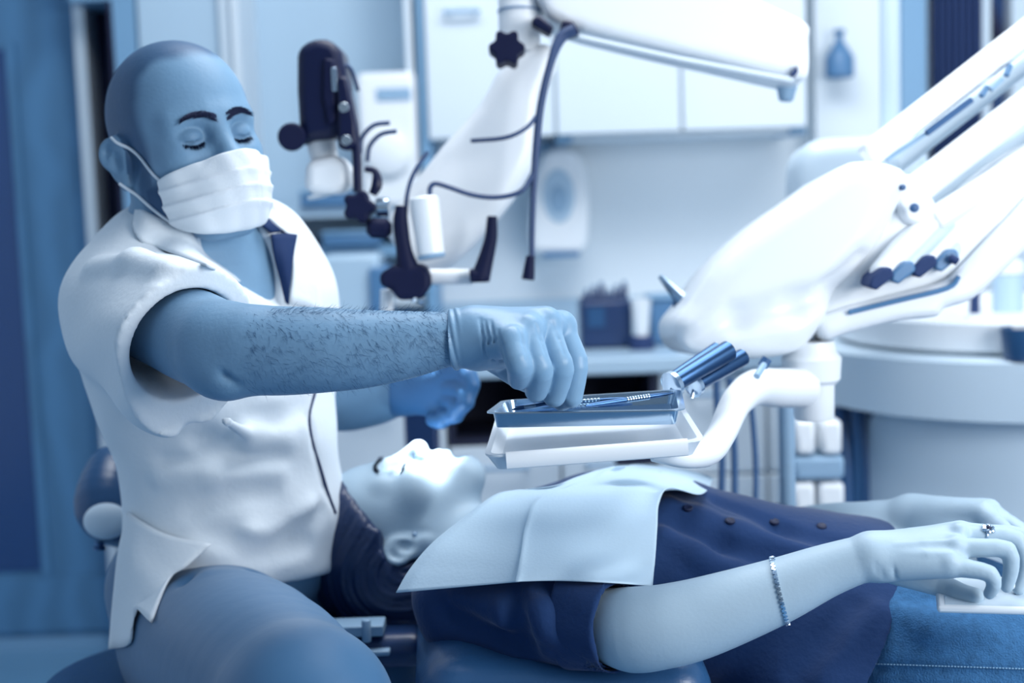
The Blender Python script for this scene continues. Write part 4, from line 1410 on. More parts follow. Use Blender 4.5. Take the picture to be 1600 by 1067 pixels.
# gloved near hand: fingertips pinch an instrument in the steel tray
NEAR_MCP = [(799, 533, 1.385), (824, 516, 1.405), (852, 506, 1.43), (876, 510, 1.455)]
NEAR_F = [
    [(799, 533, 1.385, .0128), (808, 562, 1.372, .0122), (812, 576, 1.378, .0120), (811, 591, 1.395, .0108)],
    [(824, 518, 1.405, .0132), (838, 562, 1.388, .0124), (844, 582, 1.392, .0124), (838, 610, 1.410, .0110)],
    [(852, 510, 1.430, .0138), (868, 555, 1.410, .0130), (876, 578, 1.412, .0130), (866, 618, 1.428, .0112)],
    [(876, 514, 1.455, .0136), (894, 552, 1.445, .0126), (899, 574, 1.442, .0124), (893, 620, 1.445, .0108)],
]
NEAR_T = [(775, 560, 1.46, .015), (815, 590, 1.475, .0125), (850, 605, 1.468, .0115), (878, 626, 1.46, .0100)]


def near_hand(B, g):
    wr = P(742, 527, 1.425)
    for (x, y, d), r in zip(NEAR_MCP, (.0150, .0165, .0175, .0165)):
        B.cone(wr, P(x, y, d), 0.0262 + g, r + g, k=0.012)
    B.cone(P(760, 535, 1.44), P(812, 545, 1.435), 0.0255 + g, 0.0175 + g, k=0.015)
    for f_ in NEAR_F:
        finger(B, f_, g)
    finger(B, NEAR_T, g, k=0.01)


near_hand(body, -0.0012)
# far hand
FAR_F = [
    [(684, 588, 1.93, .013), (722, 580, 1.90, .012), (737, 600, 1.89, .011), (728, 622, 1.90, .010)],
    [(690, 604, 1.93, .013), (722, 606, 1.90, .012), (728, 628, 1.89, .011), (712, 640, 1.91, .010)],
    [(686, 620, 1.94, .013), (714, 628, 1.91, .012), (712, 648, 1.91, .011), (696, 650, 1.92, .010)],
    [(676, 634, 1.95, .012), (696, 645, 1.93, .011), (690, 658, 1.92, .010), (676, 656, 1.93, .009)],
]
FAR_T = [(655, 590, 1.96, .015), (690, 572, 1.93, .012), (715, 566, 1.90, .011)]


def far_hand(B, g):
    for f_ in FAR_F:
        B.cone(LW, P(*f_[0][:3]), 0.026 + g, 0.015 + g, k=0.012)
        finger(B, f_, g)
    finger(B, FAR_T, g, k=0.01)


far_hand(body, -0.0012)
hl = HM[:3, 3] - 0.17
hh = HM[:3, 3] + 0.17
bv, bq = body.mesh(0.005, fine=[(hl, hh, 0.0019)])


def head_local(V, M):
    s2 = np.linalg.det(M[:3, :3]) ** (2 / 3)
    return (V - M[:3, 3]) @ M[:3, :3] / s2


L = head_local(bv, HM)
x, y, z = L[:, 0], L[:, 1], L[:, 2]
inhead = (np.abs(x) < 0.15) & (np.abs(y) < 0.11) & (z > -0.13) & (z < 0.17)
xl = 0.038 + 0.030 * sstep(0.055, 0.105, z) - 0.020 * sstep(0.02, 0.05, np.abs(y)) * sstep(0.06, 0.09, z)
hair = sstep(0.010, -0.012, x - xl) * sstep(-0.055, -0.015, z + 0.35 * np.clip(x + 0.01, -0.1, 0.0))
ear = ((np.abs(y) > 0.0815) & (z < 0.035) & (z > -0.045) & (x > -0.045) & (x < 0.012))
beard = sstep(-0.030, -0.050, z) * sstep(0.004, 0.020, x) * sstep(0.12, 0.10, -z) * 0.95
beard = np.maximum(beard, sstep(0.0, 0.012, x) * sstep(0.034, 0.024, x) * sstep(0.02, 0.0, z) * sstep(-0.10, -0.05, z) * (np.abs(y) > 0.04) * 0.8)
tone = np.where(inhead, np.maximum(hair * 0.8, beard), 0.0)
tone = np.where(ear, 0.0, tone)
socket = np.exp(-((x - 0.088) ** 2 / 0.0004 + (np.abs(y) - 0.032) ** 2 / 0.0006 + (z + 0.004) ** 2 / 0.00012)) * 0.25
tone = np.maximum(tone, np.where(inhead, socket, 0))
mk('body', (bv, bq), MATS['skin_man'], dentist, attr=tone)

# eyebrows and lashes
rs = np.random.RandomState(3)
Hd = Field()
Hd.M = HM
head_prims(Hd, True)


def hp(p):
    return HM[:3, :3] @ np.asarray(p, float) + HM[:3, 3]


def hd(v):
    return unit(HM[:3, :3] @ np.asarray(v, float))


for s in (-1, 1):
    roots, dirs = [], []
    for i in range(300):
        t = rs.rand()
        wv = (rs.rand() - .5) * (0.010 - 0.006 * t)
        roots.append(hp((0.13, s * (0.013 + 0.042 * t), 0.0200 + 0.008 * math.sin(t * 2.6) + wv)))
        dirs.append(hd((0.25, s * 1.0, 0.25 - 0.8 * t)))
    roots = Hd.project(roots, [hd((-1, -s * 0.25, 0))] * len(roots))
    mk('eyebrow', hairs(roots, dirs, 0.008, 0.00042, 0.3, rs), MATS['brow_hair'], dentist)
    roots, dirs = [], []
    for i in range(110):
        t = rs.rand()
        roots.append(hp((0.12, s * (0.019 + 0.027 * t), -0.0036 - 0.004 * math.sin(t * 3.14) + 0.0015 * (rs.rand() - .5))))
        dirs.append(hd((0.6, s * 0.5 * (t - .3), -0.75)))
    roots = Hd.project(roots, [hd((-1, 0, 0))] * len(roots))
    mk('eyelashes', hairs(roots, dirs, 0.006, 0.00034, 0.2, rs), MATS['brow_hair'], dentist)

# face mask
G = Field()
G.M = HM
head_prims(G, True)
G.ell((0.060, 0, -0.062), (0.046, 0.046, 0.046), k=0.05)
G.cone((0.094, 0, -0.020), (0.102, 0, -0.060), 0.008, 0.014, k=0.05)
G.disp(lambda X, Y, Z: -0.0028 + 0 * X)
G.plane((0.046, 0, -0.05), (-1, 0, 0.10), k=0.003)
G.plane((0.100, 0, -0.028), (-0.22, 0, 1), k=0.003)
G.plane((0.07, 0, -0.111), (-0.30, 0, -1), k=0.010)


def pleat(X, Y, Z):
    q = head_local(np.stack([X, Y, Z], 1), HM)
    zz = q[:, 2] + 0.10 * np.abs(q[:, 1])
    out = 0
    for zc in (-0.045, -0.064, -0.083):
        out = out + 0.0022 * sstep(zc - 0.010, zc, zz) * sstep(zc + 0.0022, zc, zz)
    return -out + 0.0006 * np.sin(q[:, 1] * 240 + q[:, 2] * 90)


G.ops.insert(len(G.ops) - 3, (pleat, np.array([-9.] * 3), np.array([9.] * 3), 0, 'd'))
mask = mk('face_mask', G.mesh(0.0016), MATS['mask_fabric'], dentist, label='white pleated surgical face mask')
for s in (-1, 1):
    for a, b in (((0.050, s * 0.062, -0.042), (-0.012, s * 0.083, 0.024)), ((0.044, s * 0.050, -0.098), (-0.012, s * 0.078, -0.032))):
        pts = [hp(np.array(lerp(a, b, t)) + np.array([0, s * 0.03, 0])) for t in np.linspace(0, 1, 9)]
        pts = Hd.project(pts, [hd((0, -s, 0))] * 9, off=0.0018)
        mk('ear_loop', tube(pts, 0.0019, 6, smooth=3), MATS['strap_white'], mask)

# arm hair
pix = np.stack([700 - 320 * rs.rand(800) ** 1.25, rs.uniform(484, 612, 800)], 1)
pts = body.hit(pix, 0.0, 9.0)
pts = pts[np.linalg.norm(pts - CAM, axis=1) < 1.6]
dirs = [unit(CR * 0.5 - CU * rs.uniform(0.0, 1.2) - CF * 0.35) for _ in pts]
top = body.hit(np.stack([rs.uniform(420, 690, 220), rs.uniform(482, 492, 220)], 1), 0.0, 9.0)
top = top[np.linalg.norm(top - CAM, axis=1) < 1.6]
dirs += [unit(CR * 0.7 + CU * rs.uniform(0.2, 0.8) - CF * 0.2) for _ in top]
ah = mk('arm_hair', hairs(np.concatenate([pts, top]), dirs, 0.0085, 0.00015, 0.9, rs), MATS['arm_hair'], dentist)
ah['kind'] = 'stuff'

# gloves
Gl = Field()
near_hand(Gl, 0.0006)
wa = P(705, 529, 1.425)
Gl.cone(wa, P(745, 527, 1.425), 0.0284, 0.0275, k=0.006)
wax = unit(P(745, 527, 1.425) - wa)
for i in range(7):
    c = lerp(wa, P(748, 527, 1.425), i / 6.0) + CU * 0.0006 * ((i * 37) % 5 - 2)
    ax = unit(wax + CU * (0.16 - 0.02 * i) + CF * 0.1 * ((i % 3) - 1))
    Gl.torus(c, 0.0283 - 0.0002 * i, 0.0022 + 0.0010 * (i == 0), ax, k=0.0015)
Gl.cone(wa - wax * 0.006, wa + wax * 0.001, 0.0262, 0.0262, k=0.001, op='s')
# stretch creases between the fingers and over the heel of the hand
for pix in ([(766, 500), (772, 530), (784, 566)], [(757, 500), (763, 530), (772, 566)], [(777, 515), (783, 540), (794, 572)], [(750, 498), (754, 530), (760, 560)],
            [(812, 512), (818, 535), (824, 560)], [(838, 506), (846, 530), (854, 556)], [(864, 504), (874, 528), (882, 552)]):
    Gl.fold(pix, 0.0010, 0.0014, 's', k=0.003)
Gl.plane(wa - wax * 0.002, -wax, k=0.001)
glove = mk('glove', Gl.mesh(0.0013), MATS['glove'], dentist, label='thin pale latex glove, rolled edge at the wrist')
Gf = Field()
far_hand(Gf, 0.0008)
Gf.cone(P(610, 614, 2.0), LW, 0.036, 0.031, k=0.01)
Gf.plane(P(612, 613, 2.0), cdir(-1, 0, 0), k=0.001)
mk('glove', Gf.mesh(0.0022), MATS['glove_shaded'], dentist, label='gloved far hand, shade painted into its colour')

# trousers
B = Field()
B.ell(P(352, 900, 1.86), (0.165, 0.125, 0.11), R=TR, k=0.05)
KN = P(478, 1118, 1.37)
B.chain([(P(318, 1000, 1.77), 0.105), (P(400, 1055, 1.56), 0.101), (KN, 0.082)], k=0.03)
B.chain([(KN, 0.078), (KN + np.array([0.02, -0.02, -0.20]), 0.066), (KN + np.array([0.02, 0.06, -0.44]), 0.050)], k=0.03)
KL = P(565, 1035, 1.90)
B.chain([(P(415, 960, 1.93), 0.100), (KL, 0.080)], k=0.04)
B.chain([(KL, 0.078), (KL + np.array([0.0, 0.0, -0.25]), 0.062), (KL + np.array([-0.03, 0.02, -0.50]), 0.050)], k=0.03)
for (x1, y1, d1, x2, y2, d2, r, op) in (
        (300, 905, 1.66, 300, 1040, 1.62, 0.006, 's'), (318, 905, 1.655, 312, 1040, 1.60, 0.006, 'u'), (270, 925, 1.70, 262, 1040, 1.68, 0.007, 's'),
        (480, 1000, 1.44, 415, 1067, 1.42, 0.008, 'u'), (505, 1035, 1.40, 480, 1067, 1.36, 0.008, 'u'), (350, 910, 1.65, 290, 980, 1.66, 0.006, 'u'),
        (470, 915, 1.66, 400, 900, 1.68, 0.008, 's'), (500, 945, 1.60, 440, 1067, 1.42, 0.006, 's')):
    B.cone(P(x1, y1, d1), P(x2, y2, d2), r, r * 0.6, k=0.02, op=op)
mk('trousers', B.mesh(0.0045), MATS['trouser'], dentist, relax=34, label='steel-blue smooth trousers')
for f0 in (KN + np.array([0.02, 0.06, -0.46]), KL + np.array([-0.03, 0.02, -0.52])):
    S = Field()
    S.cone(f0 + np.array([0, 0, -0.01]), f0 + np.array([0.06, -0.13, -0.045]), 0.046, 0.036, k=0.02)
    S.plane(f0 + np.array([0, 0, -0.075]), (0, 0, -1), k=0.004)
    mk('shoe', S.mesh(0.005), MATS['white_plastic'], dentist)

# tunic
T = Field()
torso(T, 0.010)
T.ell(P(330, 830, 1.80), (0.070, 0.085, 0.13), R=TR, k=0.07)
T.cone(SR, P(300, 536, 1.510), 0.071, 0.083, k=0.05)
T.cone(P(205, 520, 1.66), P(268, 600, 1.565), 0.062, 0.058, k=0.04)
T.cone(SL, P(482, 590, 1.97), 0.060, 0.058, k=0.04)
for pix, h, r, op in (
        ([(150, 420), (210, 412), (260, 425)], 0.0022, 0.012, 'u'),
        ([(250, 420), (330, 440), (390, 480)], 0.003, 0.010, 's'),
        ([(255, 722), (340, 722), (440, 712)], 0.005, 0.009, 's'), ([(255, 745), (340, 742), (430, 735)], 0.003, 0.012, 'u'),
        ([(300, 800), (360, 775), (430, 770)], 0.003, 0.010, 's'), ([(300, 860), (390, 840), (480, 795)], 0.003, 0.012, 'u'),
        ([(280, 660), (320, 690), (370, 690)], 0.004, 0.012, 's'), ([(370, 665), (430, 655), (478, 640)], 0.003, 0.010, 's'),
        ([(430, 870), (470, 840), (505, 800)], 0.004, 0.010, 's'), ([(330, 645), (390, 680), (440, 690)], 0.003, 0.010, 'u'),
        ([(320, 835), (400, 862), (480, 850)], 0.003, 0.010, 's'), ([(300, 400), (320, 440), (380, 470)], 0.003, 0.010, 'u')):
    T.fold(pix, h, r, op)


def ripple(X, Y, Z):
    return 0.0020 * np.sin(34 * X + 21 * Z + 3 * np.sin(11 * Z + 9 * Y)) * np.sin(17 * Z - 13 * X + 8 * Y) + 0.0010 * np.sin(70 * Z + 25 * X + 4 * np.sin(20 * X))


T.disp(ripple)
# sleeve end and hollow
sax = unit(cdir(0.62, -0.38, 0.62))
T.cut(P(290, 542, 1.515), sax, P(350, 560, 1.42), 0.17, k=0.003)
T.cone(P(245, 505, 1.60), P(330, 568, 1.46), 0.055, 0.071, k=0.003, op='s')
# far sleeve opening
T.cut(P(524, 620, 2.0), cdir(1, -0.1, 0), P(570, 620, 2.03), 0.12, k=0.003)
# neck opening, V down the chest
T.cone(NECK1 + tu * 0.10, NECK1 + tu * 0.005, 0.078, 0.068, k=0.006, op='s')
vv = T.hit([(372, 380), (398, 405), (425, 440), (450, 478)])
T.chain([(vv[0], 0.050), (vv[1], 0.040), (vv[2], 0.024), (vv[3], 0.006)], k=0.006, op='s')
# front placket groove
T.fold([(492, 612), (483, 650), (492, 700), (508, 760), (524, 800)], 0.004, 0.005, 's', k=0.003)
pipe = T.hit([(492, 612), (483, 650), (488, 690), (500, 730), (512, 770), (524, 802)], -0.001, 1.78)
T.plane(P(380, 893, 1.83), cdir(0.02, -1, 0.0), k=0.006)
tunic = mk('tunic', T.mesh(0.0042), MATS['white_cotton'], dentist, relax=2, label='white short-sleeved tunic, creased')
mk('piping', tube(pipe, 0.0022, 8, smooth=4), MATS['lapel_navy'], tunic, label='dark piping down the front of the tunic')
# tails of the tunic hanging below the waist
TB = Field()
TB.ops = T.ops[:-1] + B.ops
TB.ell(P(215, 900, 1.80), (0.03, 0.05, 0.10), k=0.05)
mk('tunic_tail', TB.drape([[(200, 800, -.01), (222, 815), (262, 835), (330, 850)], [(186, 860, -.01), (208, 870, .004), (250, 880, .004), (292, 884, .003)],
                           [(178, 930, -.01), (204, 926, .006), (238, 928, .006), (262, 908, .004)], [(171, 1014, -.01), (203, 1004, .006), (207, 950, .008), (236, 973, .008)]], 0.006, 1.80, 6),
   MATS['white_cotton'], tunic, solid=0.003)
# collar: far lapel, lining, near collar
mk('lapel', T.drape([[(398, 322), (425, 318), (448, 334)], [(428, 348), (448, 350), (470, 366)], [(452, 372), (466, 372), (484, 392)],
                     [(458, 420), (474, 424), (496, 440)], [(452, 474), (474, 478), (504, 490)]], 0.007, 1.84, 4), MATS['white_cotton'], tunic, solid=0.003)
mk('lapel_lining', T.drape([[(424, 366), (446, 365), (464, 367)], [(428, 400), (444, 402), (457, 404)], [(438, 436), (446, 440), (453, 444)],
                            [(446, 472), (449, 474), (451, 476)]], 0.012, 1.80, 4), MATS['lapel_navy'], tunic, solid=0.003, label='navy lining of the open lapel')
mk('lapel_lining', T.drape([[(394, 328), (402, 326), (408, 330)], [(404, 346), (420, 346), (432, 356)], [(424, 364), (438, 362), (450, 366)]],
                           0.012, 1.80, 4), MATS['lapel_navy'], tunic, solid=0.003, label='navy lining of the collar')
mk('collar', T.drape([[(216, 303, .012), (236, 322, .012), (266, 340, .012), (310, 362, .012), (345, 385, .010), (372, 415, .006)],
                      [(212, 328, .008), (228, 348, .010), (262, 366, .010), (306, 386, .010), (338, 404, .008), (372, 428, .005)],
                      [(206, 352), (218, 374), (254, 390), (300, 405), (335, 420), (378, 442)]], 0.004, 1.72, 5), MATS['white_cotton'], tunic, solid=0.003)


# ================================================================== the patient
patient = thing('person', 'woman in navy shirt and jeans lying back under a paper bib, holding a phone', 'person', P(1000, 1040, 1.7))
pf = cdir(-0.10, 0.99, 0.04)
pu = cdir(-0.99, -0.14, 0.0)
PM = frame(P(632, 822, 1.875), pf, pu, 0.93)


def pp(p):
    return PM[:3, :3] @ np.asarray(p, float) + PM[:3, 3]


W3 = np.eye(3)
PE = P(992, 984, 1.465)                   # near elbow
PWR = P(1362, 868, 1.42)


def ptorso(B, g):
    B.ell(P(945, 893, 1.735), (0.195 + g, 0.165 + g, 0.096 + g), k=0.05)
    B.ell(P(985, 860, 1.76), (0.13 + g, 0.13 + g, 0.080 + g), k=0.05)
    B.ell(P(1190, 935, 1.73), (0.22 + g, 0.150 + g, 0.098 + g), k=0.06)
    B.cone(P(745, 930, 1.63), P(785, 890, 1.93), 0.056 + g, 0.050 + g, k=0.04)


pb = Field()
pb.M = PM
head_prims(pb, False)
pb.M = np.eye(4)
pb.cone(pp((-0.020, 0, -0.045)), P(775, 880, 1.79), 0.047, 0.055, k=0.03)
ptorso(pb, -0.004)
pb.ell(P(1430, 985, 1.70), (0.17, 0.155, 0.095), k=0.06)
pb.chain([(P(1480, 1030, 1.60), 0.078), (P(1950, 1010, 1.56), 0.062)], k=0.03)
pb.chain([(P(1480, 1000, 1.80), 0.078), (P(1950, 990, 1.80), 0.062)], k=0.03)
pb.chain([(P(738, 928, 1.62), 0.046), (P(860, 962, 1.53), 0.038), (PE, 0.0395)], k=0.02)
FA = [(PE, 0.0405), (P(1030, 980, 1.455), 0.0425), (P(1095, 965, 1.45), 0.0405), (P(1205, 927, 1.44), 0.0335), (P(1290, 892, 1.43), 0.0265), (PWR, 0.0222)]
pb.chain(FA, k=0.014, interp=26)
HN_M = [(1482, 880, 1.395), (1492, 856, 1.405), (1497, 836, 1.425), (1500, 832, 1.448)]
HN_F = [
    [(1482, 882, 1.395, .0118), (1516, 889, 1.388, .0092), (1546, 896, 1.383, .0084), (1553, 914, 1.385, .0072), (1546, 927, 1.390, .0062)],
    [(1492, 856, 1.405, .0105), (1535, 856, 1.397, .0094), (1574, 859, 1.393, .0088), (1580, 888, 1.395, .0078), (1573, 916, 1.400, .0066)],
    [(1497, 836, 1.425, .0108), (1545, 836, 1.418, .0092), (1588, 842, 1.414, .0088), (1602, 882, 1.414, .0074), (1592, 920, 1.416, .0066)],
    [(1500, 832, 1.448, .0108), (1550, 832, 1.446, .0084), (1600, 838, 1.444, .0082), (1622, 880, 1.444, .0074), (1618, 915, 1.446, .0066)],
]
for (x, y, d), r in zip(HN_M, (.0118, .0128, .0130, .0125)):
    pb.cone(PWR, P(x, y, d), 0.0200, r, k=0.008)
pb.cone(P(1385, 880, 1.418), P(1480, 881, 1.398), 0.0160, 0.0098, k=0.016)
for f_ in HN_F:
    finger(pb, f_, k=0.0035)
for x, y, d in ((1482, 876, 1.390), (1493, 850, 1.398), (1499, 829, 1.416)):
    pb.ell(P(x, y, d), (0.0085, 0.0085, 0.0085), k=0.005)
finger(pb, [(1400, 888, 1.45, .017), (1465, 912, 1.445, .0125), (1500, 926, 1.425, .0100), (1524, 931, 1.412, .0085)], k=0.01)
# tendons and wrist creases
for x1, y1, x2, y2, d in ((1400, 852, 1488, 846, 1.41), (1410, 866, 1486, 866, 1.40)):
    pb.fold([(x1, y1), ((x1 + x2) / 2, (y1 + y2) / 2), (x2, y2)], 0.0004, 0.004, 'u', k=0.003)
for x1, y1, x2, y2 in ((1368, 880, 1372, 902), (1376, 884, 1381, 906), (1396, 884, 1400, 908)):
    pb.fold([(x1, y1), (x2, y2)], 0.0006, 0.0012, 's', k=0.003)
# far arm
FW = P(1425, 808, 1.76)
pb.chain([(P(785, 890, 1.93), 0.045), (P(1080, 865, 1.99), 0.038), (P(1270, 832, 1.87), 0.0360), (P(1350, 820, 1.80), 0.030), (FW, 0.0245)], k=0.02)
HF_F = [
    [(1538, 802, 1.640, .0118), (1572, 828, 1.585, .0090), (1592, 852, 1.550, .0082), (1600, 885, 1.525, .0070)],
    [(1545, 797, 1.665, .0118), (1588, 824, 1.615, .0090), (1610, 850, 1.585, .0082), (1620, 885, 1.560, .0070)],
    [(1548, 800, 1.695, .0115), (1595, 826, 1.650, .0088), (1620, 855, 1.620, .0080), (1630, 890, 1.600, .0070)],
    [(1540, 808, 1.720, .0105), (1590, 835, 1.690, .0078), (1612, 862, 1.665, .0072), (1620, 890, 1.650, .0062)],
]
for f_ in HF_F:
    pb.cone(FW, P(*f_[0][:3]), 0.0235, f_[0][3] + 0.003, k=0.012)
    finger(pb, f_, k=0.004)
finger(pb, [(1455, 828, 1.72, .018), (1510, 838, 1.645, .0125), (1548, 850, 1.59, .0100), (1575, 866, 1.55, .0085)], k=0.012)
hl, hh = PM[:3, 3] - 0.155, PM[:3, 3] + 0.155
c0, c1 = P(925, 960, 1.45), P(1660, 900, 1.42)
bv, bq = pb.mesh(0.0042, fine=[(hl, hh, 0.0022), (np.array([c0[0], P(1500, 860, 1.345)[1], P(1000, 1075, 1.42)[2]]), np.array([c1[0], P(1500, 860, 1.50)[1], P(1500, 800, 1.42)[2]]), 0.0016)])
L = head_local(bv, PM)
lips = np.exp(-((L[:, 0] - 0.098) ** 2 / 0.0003 + L[:, 1] ** 2 / 0.0004 + (L[:, 2] + 0.0655) ** 2 / 0.00009))
lips = np.where(np.abs(L).max(1) < 0.15, lips, 0)
mk('body', (bv, bq), MATS['skin_woman'], patient, attr=lips, relax=10)

# nails
for f_ in HN_F:
    (x0, y0, d0, r0), (x1, y1, d1, r1) = f_[-2], f_[-1]
    a_, b_ = P(x0, y0, d0), P(x1, y1, d1)
    ax = unit(b_ - a_)
    out = unit(CR - ax * (CR @ ax))
    c = b_ - ax * 0.002 + out * (r1 - 0.0006)
    mk('fingernail', lathe(c, out, [(-0.0005, 0.0040), (0.0006, 0.0036), (0.0011, 0.002)], 12), MATS['mask_fabric'], patient)

# hair
Hr = Field()
Hr.M = PM
Hr.ell((-0.024, 0, 0.046), (0.116, 0.097, 0.114), k=0.03)
Hr.ell((-0.075, 0, 0.000), (0.060, 0.080, 0.080), k=0.05)
Hr.ell((-0.105, -0.010, -0.010), (0.060, 0.080, 0.085), k=0.05)
Hr.ell((-0.115, -0.01, -0.060), (0.035, 0.065, 0.060), k=0.05)
Hr.cut(pp((0.035, 0, 0.045)), PM[:3, :3] @ np.array([0.65, 0, -1.0]), pp((0.095, 0, -0.03)), 0.13 * 0.93, k=0.012)
Hr.ell((-0.008, -0.09, -0.008), (0.026, 0.03, 0.034), k=0.010, op='s')
Hr.ell((-0.008, 0.09, -0.008), (0.026, 0.03, 0.034), k=0.010, op='s')


def strands(X, Y, Z):
    q = head_local(np.stack([X, Y, Z], 1), PM)
    th = np.arctan2(q[:, 0] + 0.03, q[:, 2] + 0.02)
    rr = np.sqrt((q[:, 0] + 0.03) ** 2 + (q[:, 2] + 0.02) ** 2)
    w_ = rr * 260 + 3 * np.sin(th * 3) + q[:, 1] * 30
    return 0.0009 * np.sin(w_) + 0.0007 * np.sin(w_ * 2.3 + 1.3 + 4 * th) + 0.0005 * np.sin(w_ * 5.1)


Hr.disp(strands)
Hr.ops.insert(4, Hr.ops.pop())            # strands first, so the hairline stays clean
mk('hair', Hr.mesh(0.0024), MATS['hair_dark'], patient, relax=2, label='dark hair combed back over the headrest')
# brow, lashes, earring
Hp = Field()
Hp.M = PM
head_prims(Hp, False)
for s in (-1, 1):
    roots, dirs = [], []
    for i in range(260):
        t = rs.rand()
        roots.append(pp((0.13, s * (0.014 + 0.040 * t), 0.0215 + 0.009 * math.sin(t * 2.6) + (rs.rand() - .5) * 0.005)))
        dirs.append(unit(PM[:3, :3] @ np.array((0.2, s * 1.0, 0.2 - 0.7 * t))))
    roots = Hp.project(roots, [unit(PM[:3, :3] @ np.array((-1, -s * 0.25, 0)))] * len(roots))
    mk('eyebrow', hairs(roots, dirs, 0.007, 0.0004, 0.3, rs), MATS['brow_hair'], patient)
    roots, dirs = [], []
    for i in range(140):
        t = rs.rand()
        roots.append(pp((0.12, s * (0.019 + 0.027 * t), -0.0036 - 0.004 * math.sin(t * 3.14))))
        dirs.append(unit(PM[:3, :3] @ np.array((0.8, s * 0.5 * (t - .3), -0.6))))
    roots = Hp.project(roots, [unit(PM[:3, :3] @ np.array((-1, 0, 0)))] * len(roots))
    mk('eyelashes', hairs(roots, dirs, 0.009, 0.0005, 0.2, rs), MATS['brow_hair'], patient)
ear = pb.hit([(648, 834)], 0.001, 1.8)[0]
mk('earring', lathe(ear, -CF, [(-0.002, 0.002), (0.0, 0.0034), (0.0022, 0.0030), (0.0036, 0.0012)], 14), MATS['silver'], patient, label='small silver stud earring')

# shirt
Sh = Field()
ptorso(Sh, 0.008)
Sh.ell(P(1380, 985, 1.70), (0.17, 0.165, 0.105), k=0.06)
Sh.ell(P(1330, 1045, 1.60), (0.13, 0.09, 0.07), k=0.05)
SH = P(735, 935, 1.61)
Sh.chain([(SH, 0.064), (P(860, 962, 1.525), 0.054), (P(955, 975, 1.472), 0.0470)], k=0.03)
Sh.chain([(P(785, 890, 1.95), 0.053), (P(1080, 865, 1.99), 0.046), (P(1225, 838, 1.92), 0.048)], k=0.03)
sleeve_ax = unit(P(975, 978, 1.465) - P(860, 962, 1.525))
for pix, h, r, op in (
        ([(1045, 790), (1150, 835), (1290, 870)], 0.004, 0.010, 'u'), ([(1040, 815), (1130, 860), (1240, 890)], 0.004, 0.010, 's'),
        ([(1040, 840), (1100, 880), (1180, 900)], 0.004, 0.011, 'u'), ([(1120, 780), (1220, 820), (1330, 850)], 0.003, 0.008, 's'),
        ([(700, 960), (780, 1000), (850, 1015)], 0.005, 0.012, 's'), ([(720, 930), (800, 960), (880, 990)], 0.004, 0.012, 'u'),
        ([(845, 920), (870, 950), (875, 1010)], 0.004, 0.009, 's'), ([(830, 930), (850, 960), (855, 1010)], 0.003, 0.010, 'u'),
        ([(1290, 1067), (1310, 1010), (1370, 960)], 0.005, 0.012, 'u'), ([(1240, 1050), (1290, 990), (1330, 940)], 0.004, 0.012, 's'),
        ([(800, 930), (806, 980), (815, 1015)], 0.003, 0.006, 's')):
    Sh.fold(pix, h, r, op)
Sh.disp(lambda X, Y, Z: 0.0020 * np.sin(30 * X + 40 * Z + 3 * np.sin(14 * X)) * np.sin(19 * X - 23 * Y) + 0.0010 * np.sin(80 * Z - 40 * X + 5 * np.sin(17 * X)))
Sh.cut(P(962, 976, 1.47), sleeve_ax, P(1010, 984, 1.45), 0.075, k=0.003)
Sh.cone(P(900, 966, 1.505), P(1000, 985, 1.455), 0.0415, 0.0425, k=0.002, op='s')
Sh.cone(pp((0.02, 0, -0.09)), P(765, 865, 1.79), 0.06, 0.055, k=0.006, op='s')
Sh.plane(P(1355, 988, 1.6), cdir(0.87, -0.5, 0.0), k=0.004)
Sh.cut(P(1222, 838, 1.92), unit(P(1270, 832, 1.87) - P(1080, 850, 1.99)), P(1270, 832, 1.89), 0.062, k=0.003)
shirt = mk('shirt', Sh.mesh(0.0042), MATS['navy_cotton'], patient, label='navy cotton shirt with rolled short sleeves')
# rolled cuff
cf = Field()
ca, cb = P(898, 966, 1.505), P(968, 977, 1.468)
cf.cone(ca, cb, 0.0535, 0.0500, k=0.0)
cf.plane(cb, sleeve_ax, k=0.004)
cf.plane(ca, -sleeve_ax, k=0.004)
cf.cone(ca - sleeve_ax * 0.05, cb + sleeve_ax * 0.02, 0.0465, 0.0455, k=0.003, op='s')
cf.disp(lambda X, Y, Z: 0.0012 * np.sin(60 * X + 50 * Z) + 0.0008 * np.sin(130 * Z + 40 * X))
mk('cuff', cf.mesh(0.0022), MATS['navy_cotton'], shirt)
for x_, y_ in ((1075, 794), (1141, 814), (1210, 815), (1284, 822)):
    c = Sh.hit([(x_, y_)], 0.0, 1.7)[0]
    mk('button', lathe(c, unit(CU - 0.5 * CF), [(-0.002, 0.0055), (0.0012, 0.0058), (0.002, 0.0045), (0.0014, 0.003)], 16), MATS['button_navy'], shirt)
mk('collar_edge', tube([P(650, 930, 1.74), P(654, 950, 1.72), P(664, 964, 1.71), P(682, 970, 1.70)], 0.004, 8, smooth=4), MATS['blue_leather'], shirt)

